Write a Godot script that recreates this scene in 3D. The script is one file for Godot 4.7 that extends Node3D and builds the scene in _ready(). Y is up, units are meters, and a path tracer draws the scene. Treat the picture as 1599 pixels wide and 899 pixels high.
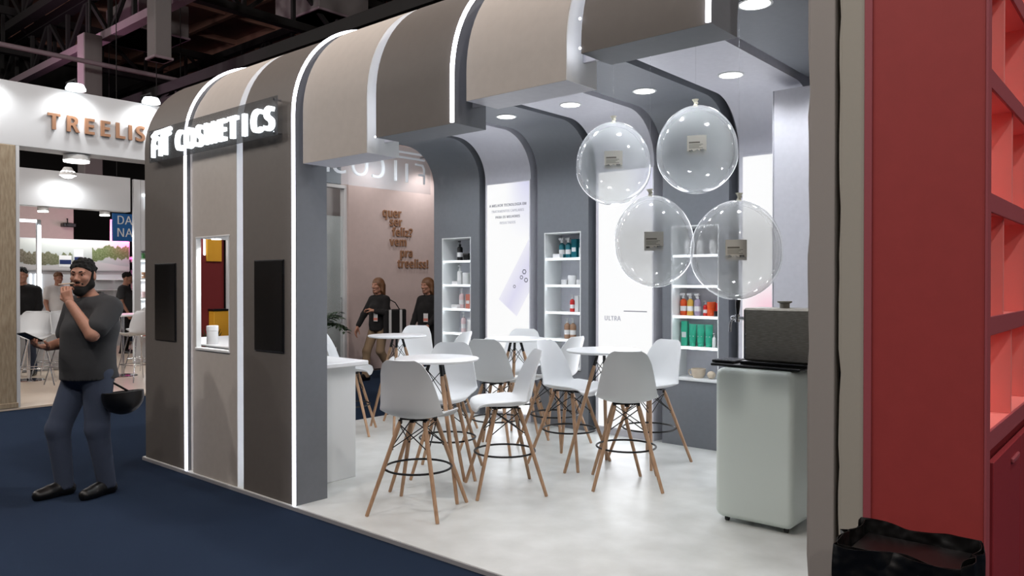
extends Node3D

# ---------- palette and shared stores ----------
var mats := {}
var store := {}
var taken := {}
const UP := Vector3.UP
const PLAT := 0.03

func _ready() -> void:
	setup_view()
	setup_materials()
	build_hall()
	build_stand()
	build_stand_fittings()
	build_furniture()
	build_balloons()
	build_keg_counter()
	build_neighbour()
	build_far_stand()
	build_roof()
	build_people()

# ---------- camera, environment, large lamps ----------
func setup_view() -> void:
	var cam := Camera3D.new()
	cam.name = "camera"
	cam.fov = 41.07
	cam.near = 0.05
	cam.far = 200.0
	cam.position = Vector3(0, 1.55, 0)
	cam.rotation = Vector3(-0.00792, deg_to_rad(40.6), 0)
	add_child(cam)
	cam.current = true
	var we := WorldEnvironment.new()
	we.name = "world_environment"
	var e := Environment.new()
	e.background_mode = Environment.BG_COLOR
	e.background_color = Color(0.012, 0.011, 0.012)
	e.tonemap_mode = Environment.TONE_MAPPER_LINEAR
	e.tonemap_exposure = 1.0
	e.sdfgi_enabled = true
	e.ssao_enabled = true
	e.ssil_enabled = true
	we.environment = e
	add_child(we)

const HIGHBAY := 20.0       # energy of each hall lamp
const DOWN := 0.95         # energy of each ceiling downlight of the stand
const POSTER := 1.1       # energy of each light box
const SHELF := 0.012        # energy of each shelf strip

# ---------- helpers: materials ----------
func mat(key: String, c: Color, rough := 0.6, metal := 0.0) -> StandardMaterial3D:
	var m := StandardMaterial3D.new()
	m.resource_name = key
	m.albedo_color = c
	m.roughness = rough
	m.metallic = metal
	mats[key] = m
	return m

func glow(key: String, c: Color, energy: float) -> StandardMaterial3D:
	var m := mat(key, Color(0.9, 0.9, 0.9), 0.5)
	m.emission_enabled = true
	m.emission = c
	m.emission_energy_multiplier = energy
	return m

func noise_tex(seed_: int, freq: float, a: Color, b: Color, oct := 4, size := 512) -> NoiseTexture2D:
	var n := FastNoiseLite.new()
	n.seed = seed_
	n.frequency = freq
	n.fractal_octaves = oct
	var t := NoiseTexture2D.new()
	t.width = size
	t.height = size
	t.seamless = true
	t.noise = n
	var g := Gradient.new()
	g.set_color(0, a)
	g.set_color(1, b)
	t.color_ramp = g
	return t

func textured(m: StandardMaterial3D, t: Texture2D, scale: Vector3, world := false) -> void:
	m.albedo_texture = t
	m.uv1_triplanar = true
	m.uv1_world_triplanar = world
	m.uv1_scale = scale

func bumped(m: StandardMaterial3D, t: Texture2D, cm: float) -> void:
	m.heightmap_enabled = true
	m.heightmap_texture = t
	m.heightmap_scale = cm

func setup_materials() -> void:
	var soft := noise_tex(3, 0.02, Color(0.97, 0.97, 0.97), Color(1, 1, 1))
	var fine := noise_tex(5, 0.35, Color(0.82, 0.82, 0.82), Color(1, 1, 1), 3)
	textured(mat("carpet", Color(0.155, 0.20, 0.27), 0.98), fine, Vector3(6, 6, 6), true)
	bumped(mats.carpet, fine, 0.4)
	mats.carpet.metallic_specular = 0.1
	textured(mat("stand_floor", Color(0.86, 0.87, 0.86), 0.32), noise_tex(11, 0.012, Color(0.90, 0.90, 0.89), Color(1, 1, 1), 5), Vector3(0.45, 0.45, 0.45), true)
	mat("edge", Color(0.62, 0.62, 0.63), 0.45)
	textured(mat("taupe", Color(0.39, 0.37, 0.35), 0.62), soft, Vector3(1.2, 1.2, 1.2), true)
	textured(mat("tan", Color(0.74, 0.715, 0.685), 0.62), soft, Vector3(1.2, 1.2, 1.2), true)
	textured(mat("slate", Color(0.47, 0.485, 0.51), 0.55), soft, Vector3(1.5, 1.5, 1.5), true)
	textured(mat("pale", Color(0.83, 0.83, 0.86), 0.5), soft, Vector3(1.5, 1.5, 1.5), true)
	mat("white", Color(0.88, 0.89, 0.89), 0.4)
	mat("white_shell", Color(0.86, 0.87, 0.875), 0.38)
	mat("white_top", Color(0.90, 0.905, 0.91), 0.3)
	mat("keg_white", Color(0.80, 0.84, 0.82), 0.3)
	var grain := noise_tex(21, 0.02, Color(0.80, 0.76, 0.72), Color(1, 1, 1), 5)
	textured(mat("wood", Color(0.77, 0.63, 0.505), 0.5), grain, Vector3(9, 0.9, 9))
	textured(mat("beige_wood", Color(0.64, 0.59, 0.50), 0.6), grain, Vector3(3, 0.5, 3))
	mat("black_metal", Color(0.05, 0.05, 0.055), 0.4, 0.3)
	mat("screen", Color(0.015, 0.013, 0.015), 0.35)
	mat("black_plastic", Color(0.03, 0.03, 0.035), 0.35)
	mat("chrome", Color(0.85, 0.86, 0.88), 0.12, 1.0)
	textured(mat("steel", Color(0.66, 0.64, 0.60), 0.48, 0.6), noise_tex(31, 0.06, Color(0.75, 0.75, 0.75), Color(1, 1, 1), 3), Vector3(0.6, 6, 0.6))
	glow("led", Color(0.93, 0.94, 1.0), 5.0)
	glow("led_shelf", Color(0.93, 0.97, 1.0), 3.0)
	glow("lamp_face", Color(1.0, 0.99, 0.97), 6.0)
	glow("sign_face", Color(0.95, 0.98, 1.0), 2.2)
	glow("led_tape", Color(0.95, 0.96, 1.0), 9.0)
	glow("sign_dim", Color(0.92, 0.95, 1.0), 0.16)
	glow("pink_neon", Color(1.0, 0.25, 0.62), 3.0)
	glow("warm_led", Color(1.0, 0.86, 0.78), 3.0)
	var g := mat("acrylic", Color(0.9, 0.93, 0.95, 0.16), 0.08)
	g.transparency = BaseMaterial3D.TRANSPARENCY_ALPHA
	g = mat("smoke_acrylic", Color(0.36, 0.365, 0.37, 0.55), 0.8)
	g.transparency = BaseMaterial3D.TRANSPARENCY_ALPHA
	g.metallic_specular = 0.15
	g = mat("balloon", Color(0.93, 0.95, 0.96, 0.3), 0.03)
	g.transparency = BaseMaterial3D.TRANSPARENCY_ALPHA
	mat("latex", Color(0.88, 0.86, 0.78), 0.4)
	g = mat("door_glass", Color(0.86, 0.92, 0.93, 0.25), 0.05)
	g.transparency = BaseMaterial3D.TRANSPARENCY_ALPHA
	textured(mat("red", Color(0.63, 0.225, 0.22), 0.6), soft, Vector3(1, 1, 1), true)
	mat("red_edge", Color(0.62, 0.30, 0.33), 0.55)
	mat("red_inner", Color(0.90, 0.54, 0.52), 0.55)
	mat("red_door", Color(0.58, 0.18, 0.21), 0.5)
	mat("grey_board", Color(0.61, 0.59, 0.57), 0.7)
	mat("cream_board", Color(0.66, 0.645, 0.60), 0.75)
	mat("dark_gap", Color(0.02, 0.02, 0.02), 0.9)
	var bag := mat("bin_bag", Color(0.022, 0.022, 0.024), 0.42)
	bumped(bag, noise_tex(41, 0.012, Color(0, 0, 0), Color(1, 1, 1), 2), 1.2)
	bag.uv1_triplanar = true
	bag.uv1_scale = Vector3(2, 2, 2)
	textured(mat("pink_wall", Color(0.735, 0.665, 0.65), 0.7), soft, Vector3(0.6, 0.6, 0.6), true)
	mat("far_white", Color(0.76, 0.77, 0.78), 0.6)
	textured(mat("far_floor", Color(0.80, 0.74, 0.67), 0.35), soft, Vector3(0.8, 0.8, 0.8), true)
	mat("copper", Color(0.62, 0.465, 0.36), 0.4, 0.3)
	mat("steel_beam", Color(0.055, 0.05, 0.052), 0.7, 0.2)
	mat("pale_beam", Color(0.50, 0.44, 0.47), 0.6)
	mat("roof", Color(0.56, 0.40, 0.35), 0.9)
	mat("duct", Color(0.42, 0.40, 0.40), 0.7)
	mat("hall_wall", Color(0.10, 0.09, 0.09), 0.9)
	mat("maroon", Color(0.42, 0.08, 0.09), 0.7)
	mat("mustard", Color(0.85, 0.62, 0.15), 0.6)
	mat("leaf", Color(0.10, 0.20, 0.09), 0.5)
	mat("skin", Color(0.63, 0.455, 0.375), 0.55)
	mats.skin.subsurf_scatter_enabled = true
	mats.skin.subsurf_scatter_strength = 0.08
	mat("hair_black", Color(0.025, 0.022, 0.022), 0.95)
	mat("hair_brown", Color(0.40, 0.27, 0.17), 0.55)
	textured(mat("shirt", Color(0.21, 0.215, 0.225), 0.95), fine, Vector3(9, 9, 9))
	textured(mat("denim", Color(0.25, 0.29, 0.37), 0.95), fine, Vector3(9, 9, 9))
	textured(mat("black_cloth", Color(0.05, 0.045, 0.05), 0.95), fine, Vector3(9, 9, 9))
	mat("khaki", Color(0.50, 0.42, 0.33), 0.9)
	mat("white_cloth", Color(0.8, 0.8, 0.8), 0.9)
	mat("shoe", Color(0.02, 0.02, 0.022), 0.4)
	mat("eye", Color(0.62, 0.6, 0.57), 0.2)
	mat("iris", Color(0.06, 0.035, 0.02), 0.15)
	mat("lip", Color(0.55, 0.33, 0.29), 0.5)
	var tint := {"teal": Color(0.05, 0.40, 0.45), "mint": Color(0.20, 0.68, 0.55), "orange": Color(0.85, 0.32, 0.12), "amber": Color(0.86, 0.68, 0.30), "lilac": Color(0.66, 0.60, 0.70), "green": Color(0.22, 0.42, 0.24), "salmon": Color(0.78, 0.47, 0.41), "brown": Color(0.62, 0.48, 0.38), "redpack": Color(0.80, 0.16, 0.15), "blackpack": Color(0.03, 0.03, 0.035), "whitepack": Color(0.86, 0.86, 0.86), "blush": Color(0.85, 0.75, 0.76), "beige": Color(0.80, 0.74, 0.66), "navy": Color(0.12, 0.18, 0.35)}
	for k in tint:
		mat(k, tint[k], 0.35)

# ---------- helpers: nodes ----------
func numbered(called: String) -> String:
	if not taken.has(called):
		taken[called] = 0
		return called
	taken[called] += 1
	return "%s_%03d" % [called, taken[called]]

func tag(o: Node3D, label := "", category := "", group := "", kind := "") -> Node3D:
	if label: o.set_meta("label", label)
	if category: o.set_meta("category", category)
	if group: o.set_meta("group", group)
	if kind: o.set_meta("kind", kind)
	return o

func thing(called: String, label: String, category: String, at := Vector3.ZERO, turn := 0.0, group := "") -> Node3D:
	var o := Node3D.new()
	o.name = numbered(called)
	add_child(o)
	o.position = at
	o.rotation.y = turn
	tag(o, label, category, group)
	return o

func part(called: String, mesh: Mesh, m: String, parent: Node3D, at := Vector3.ZERO, turn := Vector3.ZERO) -> MeshInstance3D:
	var o := MeshInstance3D.new()
	o.name = numbered(called) if parent == self else called
	o.mesh = mesh
	o.material_override = mats[m]
	parent.add_child(o, true)
	o.position = at
	o.rotation = turn
	return o

func struct(called: String, mesh: Mesh, m: String, at := Vector3.ZERO, turn := Vector3.ZERO, label := "") -> MeshInstance3D:
	var o := part(called, mesh, m, self, at, turn)
	tag(o, label, "", "", "structure")
	return o

func solo(called: String, mesh: Mesh, m: String, label: String, category: String, at := Vector3.ZERO, turn := Vector3.ZERO, group := "") -> MeshInstance3D:
	var o := part(called, mesh, m, self, at, turn)
	tag(o, label, category, group)
	return o

func copy(o: Node3D, label: String, at: Vector3, turn := 0.0, group := "") -> Node3D:
	var base: String = String(o.name)
	var cut := base.rfind("_")
	if cut > 0 and base.substr(cut + 1).is_valid_int(): base = base.substr(0, cut)
	var c: Node3D = o.duplicate()
	c.name = numbered(base)
	add_child(c)
	c.position = at
	c.rotation.y = turn
	c.set_meta("label", label)
	if group: c.set_meta("group", group)
	return c

func omni(parent: Node3D, at: Vector3, energy: float, size: float, c := Color(1, 1, 1)) -> void:
	var l := OmniLight3D.new()
	l.name = "lamp_light"
	l.light_energy = energy
	l.light_size = size
	l.light_color = c
	l.omni_range = 40.0
	l.omni_attenuation = 2.0
	l.shadow_enabled = true
	parent.add_child(l, true)
	l.position = at

func spot(parent: Node3D, at: Vector3, towards: Vector3, energy: float, angle: float, size: float, c := Color(1, 1, 1)) -> void:
	var l := SpotLight3D.new()
	l.name = "lamp_light"
	l.light_energy = energy
	l.light_size = size
	l.light_color = c
	l.spot_range = 40.0
	l.spot_angle = angle
	l.spot_attenuation = 2.0
	l.spot_angle_attenuation = 0.6
	l.shadow_enabled = true
	parent.add_child(l, true)
	l.position = at
	var side := Vector3.RIGHT if absf(towards.normalized().dot(UP)) > 0.95 else UP
	l.basis = Basis.looking_at(towards, side)

func area(parent: Node3D, at: Vector3, towards: Vector3, size: Vector2, energy: float, c := Color(1, 1, 1)) -> void:
	var l := AreaLight3D.new()
	l.name = "lamp_light"
	l.area_size = size
	l.light_energy = energy
	l.light_color = c
	l.area_range = 40.0
	l.area_attenuation = 2.0
	l.area_normalize_energy = true
	l.shadow_enabled = true
	parent.add_child(l, true)
	l.position = at
	var side := Vector3.FORWARD if absf(towards.normalized().dot(UP)) > 0.95 else UP
	l.basis = Basis.looking_at(towards, side)

# ---------- helpers: shapes ----------
func st() -> SurfaceTool:
	var s := SurfaceTool.new()
	s.begin(Mesh.PRIMITIVE_TRIANGLES)
	return s

func t3(s: SurfaceTool, a: Vector3, b: Vector3, c: Vector3, na: Vector3, nb: Vector3, nc: Vector3) -> void:
	var n := na + nb + nc
	if (b - a).cross(c - a).dot(n) > 0.0:
		s.set_normal(na); s.add_vertex(a)
		s.set_normal(nc); s.add_vertex(c)
		s.set_normal(nb); s.add_vertex(b)
	else:
		s.set_normal(na); s.add_vertex(a)
		s.set_normal(nb); s.add_vertex(b)
		s.set_normal(nc); s.add_vertex(c)

func q4(s: SurfaceTool, a: Vector3, b: Vector3, c: Vector3, d: Vector3, n: Vector3) -> void:
	t3(s, a, b, c, n, n, n)
	t3(s, a, c, d, n, n, n)

func cbox(size: Vector3, bevel := 0.003) -> ArrayMesh:
	var key := "box%s%s" % [size, bevel]
	if store.has(key): return store[key]
	var h := size / 2.0
	var b := minf(bevel, minf(h.x, minf(h.y, h.z)) * 0.9)
	var s := st()
	var p := func(axis: int, sx: float, sy: float, sz: float) -> Vector3:
		var v := Vector3(h.x - b, h.y - b, h.z - b)
		v[axis] += b
		return v * Vector3(sx, sy, sz)
	for axis in 3:
		for e: float in [-1.0, 1.0]:
			var c := []
			for k in [[-1.0, -1.0], [1.0, -1.0], [1.0, 1.0], [-1.0, 1.0]]:
				var sg := [0.0, 0.0, 0.0]
				sg[axis] = e
				sg[(axis + 1) % 3] = k[0]
				sg[(axis + 2) % 3] = k[1]
				c.append(p.call(axis, sg[0], sg[1], sg[2]))
			var n := Vector3.ZERO
			n[axis] = e
			q4(s, c[0], c[1], c[2], c[3], n)
	for axis in 3:
		var u := (axis + 1) % 3
		var w := (axis + 2) % 3
		for e1: float in [-1.0, 1.0]:
			for e2: float in [-1.0, 1.0]:
				var c := []
				for k in [[-1.0, u], [1.0, u], [1.0, w], [-1.0, w]]:
					var sg := [0.0, 0.0, 0.0]
					sg[axis] = k[0]
					sg[u] = e1
					sg[w] = e2
					c.append(p.call(k[1], sg[0], sg[1], sg[2]))
				var n := Vector3.ZERO
				n[u] = e1
				n[w] = e2
				q4(s, c[0], c[1], c[2], c[3], n.normalized())
	for sx: float in [-1.0, 1.0]:
		for sy: float in [-1.0, 1.0]:
			for sz: float in [-1.0, 1.0]:
				var n := Vector3(sx, sy, sz).normalized()
				t3(s, p.call(0, sx, sy, sz), p.call(1, sx, sy, sz), p.call(2, sx, sy, sz), n, n, n)
	var m := s.commit()
	store[key] = m
	return m

# polygon in x,y pushed along z by depth, centred; edges of the outline are smooth where they bend little
func extr(poly: PackedVector2Array, depth: float, smooth := 40.0) -> ArrayMesh:
	var n := poly.size()
	var sum := 0.0
	for i in n: sum += poly[i].cross(poly[(i + 1) % n])
	var s := st()
	var h := depth / 2.0
	var idx := Geometry2D.triangulate_polygon(poly)
	for i in range(0, idx.size(), 3):
		for z: float in [-h, h]:
			var v := Vector3(0, 0, signf(z))
			t3(s, v3(poly[idx[i]], z), v3(poly[idx[i + 1]], z), v3(poly[idx[i + 2]], z), v, v, v)
	var en := []
	for i in n:
		var d := poly[(i + 1) % n] - poly[i]
		en.append(Vector2(d.y, -d.x).normalized() * signf(sum))
	var lim := cos(deg_to_rad(smooth))
	for i in n:
		var j := (i + 1) % n
		var e: Vector2 = en[i]
		var before: Vector2 = en[(i - 1 + n) % n]
		var after: Vector2 = en[j]
		var ni := (e + before).normalized() if e.dot(before) > lim else e
		var nj := (e + after).normalized() if e.dot(after) > lim else e
		var a := v3(poly[i], -h)
		var b := v3(poly[j], -h)
		var c := v3(poly[j], h)
		var d := v3(poly[i], h)
		t3(s, a, b, c, v3(ni, 0), v3(nj, 0), v3(nj, 0))
		t3(s, a, c, d, v3(ni, 0), v3(nj, 0), v3(ni, 0))
	return s.commit()

func v3(p: Vector2, z: float) -> Vector3:
	return Vector3(p.x, p.y, z)

func rrect(w: float, h: float, r: float, seg := 6) -> PackedVector2Array:
	var p := PackedVector2Array()
	for k in 4:
		var c := Vector2((w / 2 - r) * (1 if k in [0, 3] else -1), (h / 2 - r) * (1 if k < 2 else -1))
		for i in seg + 1:
			p.append(c + Vector2.from_angle(PI / 2 * (k + float(i) / seg)) * r)
	return p

func lathe(prof: Array, seg := 24, smooth := 40.0) -> ArrayMesh:
	var s := st()
	var lim := cos(deg_to_rad(smooth))
	var en := []
	for i in prof.size() - 1:
		var d: Vector2 = prof[i + 1] - prof[i]
		en.append(Vector2(d.y, -d.x).normalized())
	for i in prof.size() - 1:
		var e: Vector2 = en[i]
		var n0 := e
		var n1 := e
		if i > 0 and e.dot(en[i - 1]) > lim: n0 = (e + en[i - 1]).normalized()
		if i < en.size() - 1 and e.dot(en[i + 1]) > lim: n1 = (e + en[i + 1]).normalized()
		for k in seg:
			var a := TAU * k / seg
			var b := TAU * (k + 1) / seg
			var at := func(v: Vector2, ang: float) -> Vector3: return Vector3(v.x * cos(ang), v.y, v.x * sin(ang))
			var p0: Vector3 = at.call(prof[i], a)
			var p1: Vector3 = at.call(prof[i], b)
			var p2: Vector3 = at.call(prof[i + 1], b)
			var p3: Vector3 = at.call(prof[i + 1], a)
			if prof[i].x > 1e-6: t3(s, p0, p1, p2, at.call(n0, a), at.call(n0, b), at.call(n1, b))
			if prof[i + 1].x > 1e-6: t3(s, p0, p2, p3, at.call(n0, a), at.call(n1, b), at.call(n1, a))
	return s.commit()

func tube(pts: Array, rad: Variant, sides := 8, closed := false) -> ArrayMesh:
	var s := st()
	var n := pts.size()
	var rings := []
	var side := Vector3.ZERO
	for i in n:
		var d: Vector3
		if closed: d = (pts[(i + 1) % n] - pts[(i - 1 + n) % n]).normalized()
		elif i == 0: d = (pts[1] - pts[0]).normalized()
		elif i == n - 1: d = (pts[i] - pts[i - 1]).normalized()
		else: d = ((pts[i + 1] - pts[i]).normalized() + (pts[i] - pts[i - 1]).normalized()).normalized()
		if side == Vector3.ZERO: side = d.cross(Vector3.RIGHT if absf(d.x) < 0.8 else Vector3.UP).normalized()
		else: side = (side - d * side.dot(d)).normalized()
		var other := d.cross(side)
		var r: float = rad[i] if rad is Array else rad
		var ring := []
		for k in sides:
			var nn := side * cos(TAU * k / sides) + other * sin(TAU * k / sides)
			ring.append([pts[i] + nn * r, nn])
		rings.append(ring)
	for i in (n if closed else n - 1):
		var a: Array = rings[i]
		var b: Array = rings[(i + 1) % n]
		for k in sides:
			var l := (k + 1) % sides
			t3(s, a[k][0], a[l][0], b[l][0], a[k][1], a[l][1], b[l][1])
			t3(s, a[k][0], b[l][0], b[k][0], a[k][1], b[l][1], b[k][1])
	if not closed:
		for e in [0, n - 1]:
			var d: Vector3 = (pts[0] - pts[1]).normalized() if e == 0 else (pts[n - 1] - pts[n - 2]).normalized()
			for k in sides:
				t3(s, pts[e], rings[e][k][0], rings[e][(k + 1) % sides][0], d, d, d)
	return s.commit()

func ball(r: Vector3, seg := 16) -> ArrayMesh:
	var prof := []
	var rows := seg / 2
	for i in rows + 1:
		var a := -PI / 2 + PI * i / rows
		prof.append(Vector2(maxf(cos(a), 0.0), sin(a)))
	return joined([[lathe(prof, seg, 90), Transform3D(Basis.from_scale(r), Vector3.ZERO)]])

func joined(list: Array) -> ArrayMesh:
	var s := st()
	for it in list:
		var x: Transform3D = it[1] if it[1] is Transform3D else Transform3D(Basis(), it[1])
		s.append_from(it[0], 0, x)
	return s.commit()

func move(v: Vector3) -> Transform3D:
	return Transform3D(Basis(), v)

# closed skin of thickness t over a grid of points f(u, v), u and v from 0 to 1
func sheet(nu: int, nv: int, t: float, f: Callable) -> ArrayMesh:
	var p := []
	for j in nv + 1:
		var row := []
		for i in nu + 1: row.append(f.call(float(i) / nu, float(j) / nv))
		p.append(row)
	var nrm := []
	for j in nv + 1:
		var row := []
		for i in nu + 1:
			var du: Vector3 = p[j][mini(i + 1, nu)] - p[j][maxi(i - 1, 0)]
			var dv: Vector3 = p[mini(j + 1, nv)][i] - p[maxi(j - 1, 0)][i]
			row.append(du.cross(dv).normalized())
		nrm.append(row)
	var s := st()
	for side: float in [0.0, 1.0]:
		var sg := 1.0 if side == 0.0 else -1.0
		for j in nv:
			for i in nu:
				var c := []
				for k in [[0, 0], [1, 0], [1, 1], [0, 1]]:
					var n: Vector3 = nrm[j + k[1]][i + k[0]]
					c.append([p[j + k[1]][i + k[0]] - n * t * side, n * sg])
				t3(s, c[0][0], c[1][0], c[2][0], c[0][1], c[1][1], c[2][1])
				t3(s, c[0][0], c[2][0], c[3][0], c[0][1], c[2][1], c[3][1])
	var rim := []
	for i in nu: rim.append([i, 0])
	for j in nv: rim.append([nu, j])
	for i in nu: rim.append([nu - i, nv])
	for j in nv: rim.append([0, nv - j])
	for k in rim.size():
		var a: Array = rim[k]
		var b: Array = rim[(k + 1) % rim.size()]
		var pa: Vector3 = p[a[1]][a[0]]
		var pb: Vector3 = p[b[1]][b[0]]
		var na: Vector3 = nrm[a[1]][a[0]]
		var nb: Vector3 = nrm[b[1]][b[0]]
		var out := (pb - pa).cross(na).normalized()
		t3(s, pa, pb, pb - nb * t, out, out, out)
		t3(s, pa, pb - nb * t, pa - na * t, out, out, out)
	return s.commit()

func lettering(text: String, cap: float, depth: float, bold := true, font := "Droid Sans") -> TextMesh:
	var key := "txt%s%s%s%s" % [text, cap, depth, bold]
	if store.has(key): return store[key]
	var f := SystemFont.new()
	f.font_names = PackedStringArray([font])
	f.font_weight = 700 if bold else 400
	var t := TextMesh.new()
	t.font = f
	t.text = text
	t.font_size = 64
	t.pixel_size = cap / 0.714 / 64.0
	t.depth = depth
	t.curve_step = 1.0
	store[key] = t
	return t

# ---------- surface nets over joined capsules ----------
# bone: [a, b, radius at a, radius at b, blend, optional scale of an ellipsoid at a, optional true = cut away]
func flesh(bones: Array, cell: float, cuts := [], place := Transform3D()) -> ArrayMesh:
	var lo := Vector3.INF
	var hi := -Vector3.INF
	for b in bones:
		var r: float = maxf(b[2], b[3])
		if b.size() > 5 and b[5] != null: r = maxf(b[5].x, maxf(b[5].y, b[5].z))
		var rv := Vector3.ONE * (r + cell * 2.0)
		lo = lo.min(b[0] - rv).min(b[1] - rv)
		hi = hi.max(b[0] + rv).max(b[1] + rv)
	var nx := int((hi.x - lo.x) / cell) + 2
	var ny := int((hi.y - lo.y) / cell) + 2
	var nz := int((hi.z - lo.z) / cell) + 2
	var f := PackedFloat32Array()
	f.resize(nx * ny * nz)
	f.fill(1.0)
	for b in bones:
		var a: Vector3 = b[0]
		var ba: Vector3 = b[1] - a
		var bb := maxf(ba.length_squared(), 1e-9)
		var ra: float = b[2]
		var rb: float = b[3]
		var k: float = b[4]
		var sc = b[5] if b.size() > 5 else null
		var away: bool = b.size() > 6 and b[6]
		var r := maxf(ra, rb)
		if sc != null: r = maxf(sc.x, maxf(sc.y, sc.z))
		var ms := 1.0 if sc == null else minf(sc.x, minf(sc.y, sc.z))
		var m := Vector3.ONE * (r + k + cell * 2.5)
		var i0 := ((a.min(b[1]) - m - lo) / cell).floor()
		var i1 := ((a.max(b[1]) + m - lo) / cell).ceil()
		for iz in range(maxi(int(i0.z), 0), mini(int(i1.z) + 1, nz)):
			for iy in range(maxi(int(i0.y), 0), mini(int(i1.y) + 1, ny)):
				var at := (iz * ny + iy) * nx
				for ix in range(maxi(int(i0.x), 0), mini(int(i1.x) + 1, nx)):
					var p := lo + Vector3(ix, iy, iz) * cell - a
					var d: float
					if sc != null:
						d = ((p / sc).length() - 1.0) * ms
					else:
						var t := clampf(p.dot(ba) / bb, 0.0, 1.0)
						d = (p - ba * t).length() - lerpf(ra, rb, t)
					var o := f[at + ix]
					if away:
						f[at + ix] = maxf(o, -d)
					elif k > 0.0:
						var h := maxf(k - absf(o - d), 0.0) / k
						f[at + ix] = minf(o, d) - h * h * k * 0.25
					elif d < o:
						f[at + ix] = d
	if cuts:
		for iz in nz:
			for iy in ny:
				for ix in nx:
					var at := (iz * ny + iy) * nx + ix
					if f[at] < cell * 3.0:
						var p := lo + Vector3(ix, iy, iz) * cell
						for c in cuts: f[at] = maxf(f[at], p.dot(c[0]) - c[1])
	var verts := PackedVector3Array()
	var norms := PackedVector3Array()
	var index := PackedInt32Array()
	var where := {}
	var sy := nx
	var sz := nx * ny
	var corner := [0, 1, sy, sy + 1, sz, sz + 1, sz + sy, sz + sy + 1]
	var edges := [[0, 1], [2, 3], [4, 5], [6, 7], [0, 2], [1, 3], [4, 6], [5, 7], [0, 4], [1, 5], [2, 6], [3, 7]]
	for iz in nz - 1:
		for iy in ny - 1:
			var at := (iz * ny + iy) * nx
			for ix in nx - 1:
				var v0 := f[at + ix]
				if absf(v0) > cell * 2.5: continue
				var mask := 0
				for c in 8:
					if f[at + ix + corner[c]] < 0.0: mask |= 1 << c
				if mask == 0 or mask == 255: continue
				var sum := Vector3.ZERO
				var cnt := 0
				for e in edges:
					var va := f[at + ix + corner[e[0]]]
					var vb := f[at + ix + corner[e[1]]]
					if (va < 0.0) != (vb < 0.0):
						var t := va / (va - vb)
						var ca := Vector3(e[0] & 1, (e[0] >> 1) & 1, e[0] >> 2)
						var cb := Vector3(e[1] & 1, (e[1] >> 1) & 1, e[1] >> 2)
						sum += ca.lerp(cb, t)
						cnt += 1
				var g := Vector3.ZERO
				for c in 8:
					var val := f[at + ix + corner[c]]
					g += Vector3(val if c & 1 else -val, val if c & 2 else -val, val if c & 4 else -val)
				where[at + ix] = verts.size()
				verts.append(place * (lo + (Vector3(ix, iy, iz) + sum / cnt) * cell))
				norms.append((place.basis * g).normalized())
	var flip := place.basis.determinant() < 0.0
	for key: int in where:
		var ix := key % nx
		var iy := (key / nx) % ny
		var iz := key / sz
		var v0 := f[key] < 0.0
		for ax in 3:
			var step: int = [1, sy, sz][ax]
			var u: int = [sy, sz, 1][ax]
			var w: int = [sz, 1, sy][ax]
			if [iy, iz, ix][ax] == 0 or [iz, ix, iy][ax] == 0: continue
			var v1 := f[key + step] < 0.0
			if v0 == v1: continue
			var a: int = where.get(key, -1)
			var b: int = where.get(key - u, -1)
			var c: int = where.get(key - u - w, -1)
			var d: int = where.get(key - w, -1)
			if a < 0 or b < 0 or c < 0 or d < 0: continue
			if v0 != flip: index.append_array(PackedInt32Array([a, c, b, a, d, c]))
			else: index.append_array(PackedInt32Array([a, b, c, a, c, d]))
	var arr := []
	arr.resize(Mesh.ARRAY_MAX)
	arr[Mesh.ARRAY_VERTEX] = verts
	arr[Mesh.ARRAY_NORMAL] = norms
	arr[Mesh.ARRAY_INDEX] = index
	var mesh := ArrayMesh.new()
	if verts.size(): mesh.add_surface_from_arrays(Mesh.PRIMITIVE_TRIANGLES, arr)
	return mesh

func cap(a: Vector3, b: Vector3, ra: float, rb: float, k := 0.02) -> Array:
	return [a, b, ra, rb, k]

func egg(c: Vector3, r: Vector3, k := 0.02, away := false) -> Array:
	return [c, c, 0.0, 0.0, k, r, away]

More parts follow.
